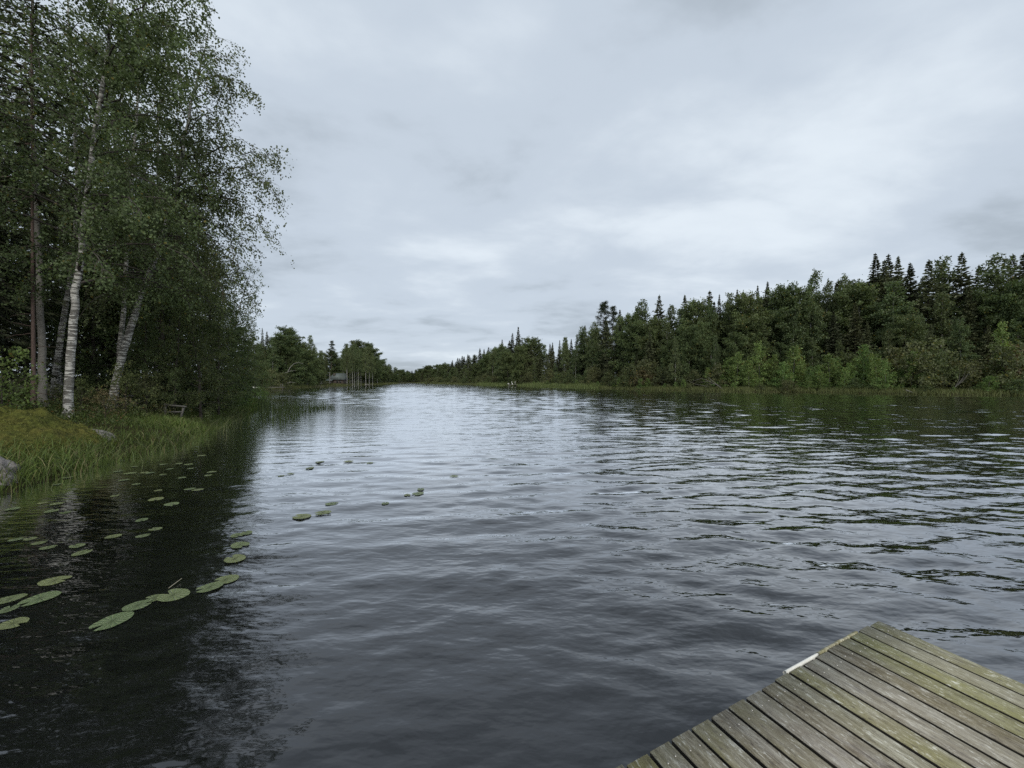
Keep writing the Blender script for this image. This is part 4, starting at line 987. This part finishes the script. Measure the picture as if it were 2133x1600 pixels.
def blades(name, pos, h, w, az, bend, tint, label, kind='stuff', mat='grass', segs=3):
    n = len(pos); t = np.linspace(0, 1, segs + 1)
    d = np.stack([np.cos(az), np.sin(az), np.zeros(n)], 1)
    sd = np.stack([-np.sin(az), np.cos(az), np.zeros(n)], 1)
    tw = RNG.random(n) * 3.14
    sd = sd * np.cos(tw)[:, None] + d * np.sin(tw)[:, None]
    rings = []
    for i, tt in enumerate(t):
        c = pos + d * (bend * h * tt ** 2)[:, None] + np.array([0, 0, 1.0]) * (h * (tt - 0.35 * np.minimum(bend, 1.2) * tt ** 2.5))[:, None]
        ww = (w * (1 - tt) ** 0.6 + 0.0008)[:, None]
        rings += [c - sd * ww, c + sd * ww]
    V = np.stack(rings, 1).reshape(-1, 3); k = 2 * (segs + 1)
    F = np.concatenate([np.stack([np.arange(n) * k + 2 * i, np.arange(n) * k + 2 * i + 1, np.arange(n) * k + 2 * i + 3, np.arange(n) * k + 2 * i + 2], 1) for i in range(segs)])
    T = np.tile(tint, (segs, 1))
    o = link(name, mesh_np(name, V, F, MAT[mat], T))
    return tag(o, label, 'grass', kind=kind)

def scatter(n, x0, x1, y0, y1, smin, smax, dens=None):
    out = []; tot = 0
    while tot < n:
        x = RNG.uniform(x0, x1, n * 2); y = RNG.uniform(y0, y1, n * 2); s = land(x, y)
        m = (s > smin) & (s < smax)
        if dens is not None: m &= RNG.random(n * 2) < dens(x, y, s)
        out.append(np.stack([x[m], y[m], s[m]], 1)); tot += m.sum()
    return np.concatenate(out)[:n]
onm = lambda x, y: ((x + 12.9) / 2.2) ** 2 + ((y - 9.4) / 1.6) ** 2 < 0.75
q = scatter(30000, -24, -8.5, 5.2, 34, -0.25, 4.2, lambda x, y, s: np.where(onm(x, y), 0, 1) * np.exp(-np.maximum(s - 1.5, 0) / 1.2) * (0.35 + 0.9 * vnoise(x * 0.9, y * 0.9)))
n = len(q); edge = np.exp(-np.maximum(q[:, 2], 0) / 0.5)
lush = vnoise(q[:, 0] * 0.5 + 9, q[:, 1] * 0.5)[:, None]
blades('shore_grass', np.stack([q[:, 0], q[:, 1], np.maximum(height(q[:, 0], q[:, 1]), -0.02) - 0.02], 1), RNG.uniform(0.10, 0.32, n) * (1 + 0.35 * edge) * (0.6 + 0.8 * lush[:, 0]), np.full(n, 0.006) * (1 + q[:, 1] / 25),
       RNG.random(n) * 6.28, RNG.uniform(0.15, 1.0, n), mixtint(RNG, n, (0.070, 0.105, 0.028), (0.125, 0.165, 0.045), 0.2, (0.18, 0.165, 0.075), 0.1) * (0.75 + 0.6 * lush), 'green grass along the near left waterline')
q = scatter(520, -19, -8.0, 6.5, 22, -1.0, 0.25, lambda x, y, s: np.exp(-np.abs(s) / 0.5))
n = len(q)
blades('bent_rushes', np.stack([q[:, 0], q[:, 1], np.zeros(n) - 0.02], 1), RNG.uniform(0.45, 1.0, n), np.full(n, 0.004), RNG.random(n) * 6.28, RNG.uniform(0.4, 1.5, n),
       mixtint(RNG, n, (0.06, 0.078, 0.032), (0.11, 0.125, 0.055), 0.2, (0.16, 0.15, 0.08), 0.15), 'thin bent rushes standing in the water below the grass', segs=5)
mq = np.stack([RNG.uniform(-15.2, -9.9, 16000), RNG.uniform(7.7, 11.2, 16000)], 1)
dg = bpy.context.evaluated_depsgraph_get()
mpos = []
for hill in [o_ for o_ in COL.objects if o_.name.startswith('mossy_rock')]:
    for x_, y_ in mq[:8000] if hill.name == 'mossy_rock' else mq[8000:]:
        ok, lo, nn, fi = hill.ray_cast(Vector((x_ - hill.location.x, y_ - hill.location.y, 5)), Vector((0, 0, -1)))
        if ok: mpos.append((x_, y_, lo.z - 0.006))
mpos = np.array(mpos); n = len(mpos); hue = vnoise(mpos[:, 0] * 1.1, mpos[:, 1] * 1.1)[:, None]
blades('moss_tufts', mpos, RNG.uniform(0.02, 0.065, n), np.full(n, 0.007), RNG.random(n) * 6.28, RNG.uniform(0.1, 0.9, n),
       (np.array([[0.12, 0.13, 0.028]]) * (1 - hue) + np.array([[0.165, 0.16, 0.043]]) * hue) * RNG.uniform(0.6, 1.3, (n, 1)), 'fine moss tufts on the mossy rocks', segs=2)
# undergrowth leaves
q = scatter(2600, -26, -9.5, 6, 40, 1.6, 9, lambda x, y, s: np.where(onm(x, y), 0, 1) * (0.3 + vnoise(x * 0.7, y * 0.7)))
acc = Acc(); cz = height(q[:, 0], q[:, 1])
m = 14
C = np.repeat(np.stack([q[:, 0], q[:, 1], cz], 1), m, 0) + RNG.normal(size=(len(q) * m, 3)) * np.array([0.16, 0.16, 0.0]); C[:, 2] += RNG.random(len(C)) ** 0.8 * np.repeat(RNG.uniform(0.12, 0.5, len(q)), m)
leaves(acc, C, RNG.normal(size=C.shape), 0.032, 0.022, mixtint(RNG, len(C), (0.04, 0.058, 0.018), (0.075, 0.095, 0.03), 0.2, (0.12, 0.075, 0.03), 0.08), RNG)
tag(link('undergrowth', acc.mesh('undergrowth', MAT['leaf'])), 'low leafy undergrowth on the floor of the left wood', 'undergrowth', kind='stuff')
# reeds at the tip
ix = 538 + 158 * RNG.random(640) ** 1.15; iy = 846 + RNG.random(640) * 34 * np.clip((700 - ix) / 110, 0.25, 1) - (ix - 540) * 0.0
g = np.array([G(a_, b_) for a_, b_ in zip(ix, iy)])
n = len(g)
blades('reeds', np.stack([g[:, 0], g[:, 1], np.full(n, -0.03)], 1), RNG.uniform(0.6, 1.35, n) * np.clip((720 - ix) / 130, 0.55, 1), np.full(n, 0.011), RNG.random(n) * 6.28, RNG.uniform(0.02, 0.30, n),
       mixtint(RNG, n, (0.035, 0.055, 0.02), (0.065, 0.085, 0.03), 0.2), 'thin dark reeds standing in the water off the tip of the left bank', segs=4)
# sedge and reed beds of the far shores
def shoreline_band(n, idx, smin, smax, w_h, width, tint, name, label, mat='grass'):
    seg = [(SHORE[i], SHORE[i + 1]) for i in idx]; L = np.array([np.linalg.norm(b_ - a_) / np.sqrt(np.linalg.norm((a_ + b_) / 2)) for a_, b_ in seg])
    c = RNG.choice(len(seg), n, p=L / L.sum()); t = RNG.random(n)
    a_ = np.array([s_[0] for s_ in seg])[c]; b_ = np.array([s_[1] for s_ in seg])[c]
    d = unit(b_ - a_); nrm = np.stack([-d[:, 1], d[:, 0]], 1)
    p = a_ * (1 - t)[:, None] + b_ * t[:, None]
    if land(p[:1, 0] + nrm[:1, 0] * 0.5, p[:1, 1] + nrm[:1, 1] * 0.5)[0] < 0: nrm = -nrm
    s = RNG.uniform(smin, smax, n)
    p = p + nrm * s[:, None]
    patch = vnoise(p[:, 0] * 0.22 + 5, p[:, 1] * 0.22) * 0.6 + vnoise(p[:, 0] * 0.07, p[:, 1] * 0.07 + 9) * 0.6
    keep = RNG.random(n) < np.clip((patch - 0.30) * 3.0, 0.06, 1); p = p[keep]; patch = patch[keep]; n = len(p)
    D = np.linalg.norm(p, axis=1)
    return blades(name, np.stack([p[:, 0], p[:, 1], np.maximum(height(p[:, 0], p[:, 1]), 0) - 0.03], 1), RNG.uniform(*w_h, n) * (0.45 + 0.95 * patch), width * D / 70.0, RNG.random(n) * 6.28, RNG.uniform(0.1, 0.7, n),
                  mixtint(RNG, n, *tint, 0.18), label, mat=mat)
shoreline_band(30000, range(0, 9), -0.3, 4.0, (0.35, 0.85), 0.020, ((0.095, 0.112, 0.042), (0.155, 0.165, 0.062)), 'bank_sedge', 'yellow-green sedge along the right bank')
shoreline_band(9000, range(7, 10), -2.2, 4.5, (1.0, 1.7), 0.022, ((0.11, 0.145, 0.05), (0.16, 0.19, 0.07)), 'reed_bed', 'fresh green reed bed in front of the far right trees')
shoreline_band(9000, range(9, 13), -1.0, 5.0, (0.5, 1.1), 0.016, ((0.08, 0.095, 0.035), (0.12, 0.13, 0.05)), 'far_sedge', 'green sedge along the distant right bank')
shoreline_band(12000, range(14, 21), -0.4, 6.0, (0.3, 0.8), 0.016, ((0.075, 0.09, 0.03), (0.12, 0.125, 0.045)), 'left_bank_grass', 'grass along the far left bank')

# yellow-green iris clump and the old wooden trestle
def iris(name, loc, n_, h, label, cols, seed):
    r = np.random.default_rng(seed); e_ = empty(name, loc); tag(e_, label, 'plant')
    for i in range(n_):
        a = Acc(); az = r.random() * 6.28; hh = h * r.uniform(0.7, 1.1); b_ = r.uniform(0.15, 0.8)
        d = np.array([math.cos(az), math.sin(az), 0]); s = np.array([-d[1], d[0], 0])
        t = np.linspace(0, 1, 6); c = d[None] * (b_ * hh * t ** 2)[:, None] + np.array([0, 0, 1.0])[None] * (hh * (t - 0.3 * b_ * t ** 3))[:, None] + d * 0.03
        w_ = (0.016 * (1 - t ** 3) + 0.001)[:, None]
        V = np.concatenate([np.stack([c - s * w_, c + d * w_ * 0.3, c + s * w_], 1).reshape(-1, 3)])
        F = [(3 * k_ + j_, 3 * k_ + j_ + 1, 3 * k_ + j_ + 4, 3 * k_ + j_ + 3) for k_ in range(5) for j_ in range(2)]
        a.add(V, F, np.asarray(cols) * r.uniform(0.8, 1.2)); link('leaf', a.mesh('leaf', MAT['grass']), parent=e_)
ip = P(228, 935, 10.2); iris('iris_plant', (ip[0], ip[1], 0.0), 7, 0.5, 'yellow-green iris clump at the waterline below the flat stone', (0.17, 0.21, 0.03), 1)
ip = P(44, 1000, 8.2); iris('iris_plant', (ip[0], ip[1], 0.02), 12, 0.5, 'pale green sedge clump right beside the boulder', (0.10, 0.14, 0.04), 2)
ip = P(252, 940, 10.5); iris('iris_plant', (ip[0], ip[1], 0.0), 12, 0.75, 'tall yellowing sedge clump right of the flat stone', (0.10, 0.12, 0.04), 3)
fl = at(364, 15.6, 0.0)
fr = empty('old_trestle', fl, 0.25); tag(fr, 'old grey wooden trestle of two posts and rails in the grass before the thicket', 'trestle')
part('post', 'grey_timber', fr, (-0.36, -0.30, -0.03, 0.03, -0.1, 0.62)); o = part('post', 'grey_timber', fr, (0.02, 0.08, -0.03, 0.03, -0.1, 0.55)); o.location = (0.14, 0, 0); o.rotation_euler = (0, R(14), 0)
o = part('rail', 'grey_timber', fr, (-0.40, 0.36, -0.075, -0.035, 0.50, 0.56)); o.rotation_euler = (0, R(7), 0)
part('rail', 'grey_timber', fr, (-0.29, 0.24, -0.06, -0.034, 0.25, 0.30))

# ------------------------------------------------------------------ lily pads
def pad_mesh(name, seed):
    r = np.random.default_rng(seed); n = 34
    th = np.linspace(-math.pi + 0.27, math.pi - 0.27, n)
    rad = (1 + 0.03 * np.sin(3 * th + r.random() * 6) + 0.015 * np.sin(7 * th + r.random() * 6)) * (1 - 0.10 * np.exp(-((np.abs(th) - math.pi) / 0.35) ** 2))
    V = [(-0.42, 0, 0.0)]
    for f, z in ((0.35, 0.0), (0.75, 0.0), (1.0, 1.0)):
        for t_, q_ in zip(th, rad):
            x = 1.15 * q_ * math.cos(t_); y = 0.93 * q_ * math.sin(t_)
            V.append((-0.42 * (1 - f) + x * f, y * f, z * 0.03 * (0.4 + math.sin(2 * t_ + seed) + 0.6 * math.sin(5 * t_ + seed * 2)) + 0.012 * f))
    F = [(0, 1 + i, 2 + i) for i in range(n - 1)]
    for k_ in range(2):
        o_ = 1 + k_ * n
        for i in range(n - 1):
            F += [(o_ + i, o_ + n + i, o_ + n + i + 1), (o_ + i, o_ + n + i + 1, o_ + i + 1)]
    return mesh_np(name, V, F, MAT['lily_pad'], smooth=True)
PADS = [pad_mesh('lily_pad_%d' % i, i + 1) for i in range(5)]
PAD_SETS = [
    ('in the curving chain along the reflection edge, from the front', [(230, 1299, 88), (284, 1266, 60), (318, 1250, 46), (358, 1244, 72), (434, 1228, 54), (468, 1210, 52), (487, 1167, 48), (498, 1138, 42), (492, 1117, 30), (512, 1112, 28)]),
    ('in the large-pad cluster at the left edge, from the front', [(22, 1304, 74), (14, 1273, 46), (78, 1252, 88), (16, 1253, 66), (110, 1212, 70)]),
    ('in the loose row of small pads, from the left', [(31, 1126, 26), (60, 1125, 32), (79, 1133, 25), (98, 1143, 37), (158, 1140, 38), (168, 1153, 43)]),
    ('in the sparse group on black water, from the left', [(233, 1120, 35), (293, 1086, 30), (296, 1118, 30), (322, 1104, 29)]),
    ('in the group below the boulder, from the left', [(24, 1062, 36), (87, 1049, 25), (105, 1066, 34), (118, 1051, 30), (134, 1069, 26)]),
    ('in the scattered band below the rushes, from the left', [(118, 1010, 17), (139, 996, 24), (237, 1034, 16), (258, 1001, 24), (282, 1010, 20), (323, 1041, 37), (328, 1023, 17), (356, 1052, 35), (378, 996, 20), (395, 1020, 24), (410, 1022, 24), (433, 991, 18), (440, 984, 20)]),
    ('close in among the rushes, from the left', [(245, 983, 20), (270, 987, 28), (279, 973, 16), (300, 985, 20), (312, 986, 20), (338, 990, 17), (340, 968, 18), (370, 967, 18), (392, 968, 20), (396, 977, 14), (252, 960, 14), (420, 950, 18), (352, 978, 16)]),
    ('out on the bright open water, from the left', [(585, 992, 15), (605, 988, 15), (627, 1078, 38), (645, 976, 18), (665, 963, 18), (671, 1070, 33), (690, 1051, 26), (725, 962, 20), (770, 966, 15), (802, 1051, 17), (848, 1034, 14), (870, 1031, 24), (876, 1020, 16), (945, 993, 18)])]
prng = random.Random(9); z_i = 0
for where, lst in PAD_SETS:
    if 'left' in where.split(',')[-1]: lst = sorted(lst)
    for k, (ix, iy, w_) in enumerate(lst):
        c = G(ix, iy); D = c[1]; size = w_ * D / FPX
        fac = math.sqrt(1 + (c[0] / D) ** 2)           # a wide lens stretches what lies far to the side
        r_ = max(0.06, 0.5 * size / fac / 1.02)
        o = link('lily_pad', PADS[prng.randrange(5)])
        z_i += 1
        ww_ = wave(np.array([c[0], c[0] + 0.12, c[0], c[0] - 0.12, c[0]]), np.array([c[1], c[1], c[1] + 0.12, c[1], c[1] - 0.12]))
        o.location = (c[0], c[1], max(ww_.mean() + 0.3 * (ww_.max() - ww_.mean()), 0.0) + 0.005 + 0.003 * (z_i % 3)); o.scale = (r_, r_, r_ * 0.5)
        o.rotation_euler = (R(prng.uniform(-0.9, 0.9)), R(prng.uniform(-0.9, 0.9)), prng.uniform(0, 6.28))
        tag(o, '%s green lily pad %s' % (ORD[k], where), 'lily pad', 'floating lily pads')
st_ = Acc(); a0, a1 = np.array([*G(348, 1232), 0.022]), np.array([*G(376, 1211), 0.022]); tube(st_, [a0, (a0 + a1) / 2, a1], [0.0025, 0.0025, 0.002], 5)
tag(link('floating_stalk', st_.mesh('floating_stalk', MAT['straw'], True)), 'thin pale stalk lying behind the chain of large pads', 'stalk')

# ------------------------------------------------------------------ pier in front
DZ = 0.40
def Gd(ix, iy):
    return G(ix, iy, DZ)
corner = Gd(1838, 1297)
pier = empty('wooden_pier', (corner[0], corner[1], 0.0), DECK_A)                   # local -x runs back along the edge, local -y runs across under the photographer
tag(pier, 'weathered wooden pier of grey-green planks in the lower right corner', 'pier')
PITCH, PW, PT, PL = 0.130, 0.1135, 0.045, 3.6
def plank_mesh(seed):
    r = random.Random(seed); a = Acc(); n = 10; b_ = 0.0035
    rings = []
    for i in range(n + 1):
        y = -PL * i / n; wob = [r.uniform(-0.0012, 0.0012) for _ in range(2)]; zz_ = r.uniform(-0.0008, 0.0008)
        x0, x1 = -PW + wob[0], wob[1]; inset = 0.0
        rings.append([(x0, y, -PT), (x0, y, -b_ + zz_), (x0 + b_, y, zz_), (x1 - b_, y, zz_), (x1, y, -b_ + zz_), (x1, y, -PT)])
    V = np.array(rings).reshape(-1, 3); k = 6
    F = [(i * k + j, i * k + (j + 1) % k, (i + 1) * k + (j + 1) % k, (i + 1) * k + j) for i in range(n) for j in range(k)]
    F += [(0, 5, 4, 1), (1, 4, 3, 2), (n * k, n * k + 1, n * k + 4, n * k + 5), (n * k + 1, n * k + 2, n * k + 3, n * k + 4)]
    a.add(V, F)
    me = a.mesh('plank', MAT['weathered_plank']); me.materials.append(MAT['gap_shade'])
    mi = np.zeros(len(F), dtype=np.int32); mi[[i_ * k + j_ for i_ in range(n) for j_ in (0, 4, 5)]] = 1  # long sides and underside carry the painted gap shade
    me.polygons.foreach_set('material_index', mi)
    return me
PMESH = [plank_mesh(i) for i in range(5)]
pr = random.Random(4); scr = Acc(); NP = 40
for i in range(NP):
    o = link('plank', PMESH[i % 5], parent=pier)
    end = pr.uniform(-0.006, 0.006) + (0.012 if i < 2 else 0.0)
    o.location = (-i * PITCH + pr.uniform(-0.0015, 0.0015), end, DZ + pr.uniform(-0.0015, 0.0015))
    o.rotation_euler = (0, 0, R(pr.uniform(-0.07, 0.07)))
    for sx_ in (0.028, 0.088):
        for yy in (0.075,):
            x_ = -i * PITCH - sx_ + pr.uniform(-0.006, 0.006); y_ = -yy + pr.uniform(-0.012, 0.012); z_ = DZ + 0.0005
            tube(scr, [(x_, y_, z_ - 0.004), (x_, y_, z_ + 0.0012), (x_, y_, z_ + 0.002)], [0.0042, 0.0040, 0.0008], 6)
tag(link('screw_heads', scr.mesh('screw_heads', MAT['screw_steel'], True), parent=pier), kind='stuff')
LX = -NP * PITCH
for yy in (-0.10, -1.27, -2.4, -3.5):
    part('joist', 'dark_timber', pier, (LX, -0.02, yy - 0.03, yy + 0.03, DZ - PT - 0.155, DZ - PT - 0.003))
part('fascia_board', 'dark_timber', pier, (-0.012, 0.018, -PL, -0.03, DZ - PT - 0.16, DZ - PT - 0.004))
for xx in (-0.12, -2.5, -5.0):
    for yy in (-0.22, -3.4):
        a = Acc(); tube(a, [(xx, yy, -1.6), (xx, yy, -0.3), (xx, yy, DZ - PT - 0.01)], [0.075, 0.075, 0.072], 12)
        link('pile', a.mesh('pile', MAT['dark_timber'], True), parent=pier)
def half_round(name, mat, x0, x1, r_, z_, parent, wob=0.0):
    a = Acc(); n = 14; k = 7; rr = random.Random(3); V = []
    for i in range(n + 1):
        x = x0 + (x1 - x0) * i / n
        for j in range(k):
            q_ = math.pi * j / (k - 1); s_ = r_ * (1 + rr.uniform(-wob, wob))
            V.append((x, 0.010 + s_ * math.sin(q_), z_ + s_ * math.cos(q_)))
    F = [(i * k + j, i * k + j + 1, (i + 1) * k + j + 1, (i + 1) * k + j) for i in range(n) for j in range(k - 1)]
    F += [(i * k + k - 1, i * k, (i + 1) * k, (i + 1) * k + k - 1) for i in range(n)]
    for e0 in (0, n * k): F += [(e0, e0 + 1, e0 + 5, e0 + 6), (e0 + 1, e0 + 2, e0 + 4, e0 + 5), (e0 + 2, e0 + 3, e0 + 4, e0 + 4)]
    a.add(V, F); return link(name, a.mesh(name, MAT[mat], False), parent=parent)
o = half_round('edge_strip', 'white_paint', -1.045, -0.725, 0.018, DZ - 0.015, pier); o['label'] = 'white half-round edge strip on the pier side'
o = half_round('edge_strip', 'weathered_plank', -0.715, -0.27, 0.024, DZ - 0.021, pier, 0.12)
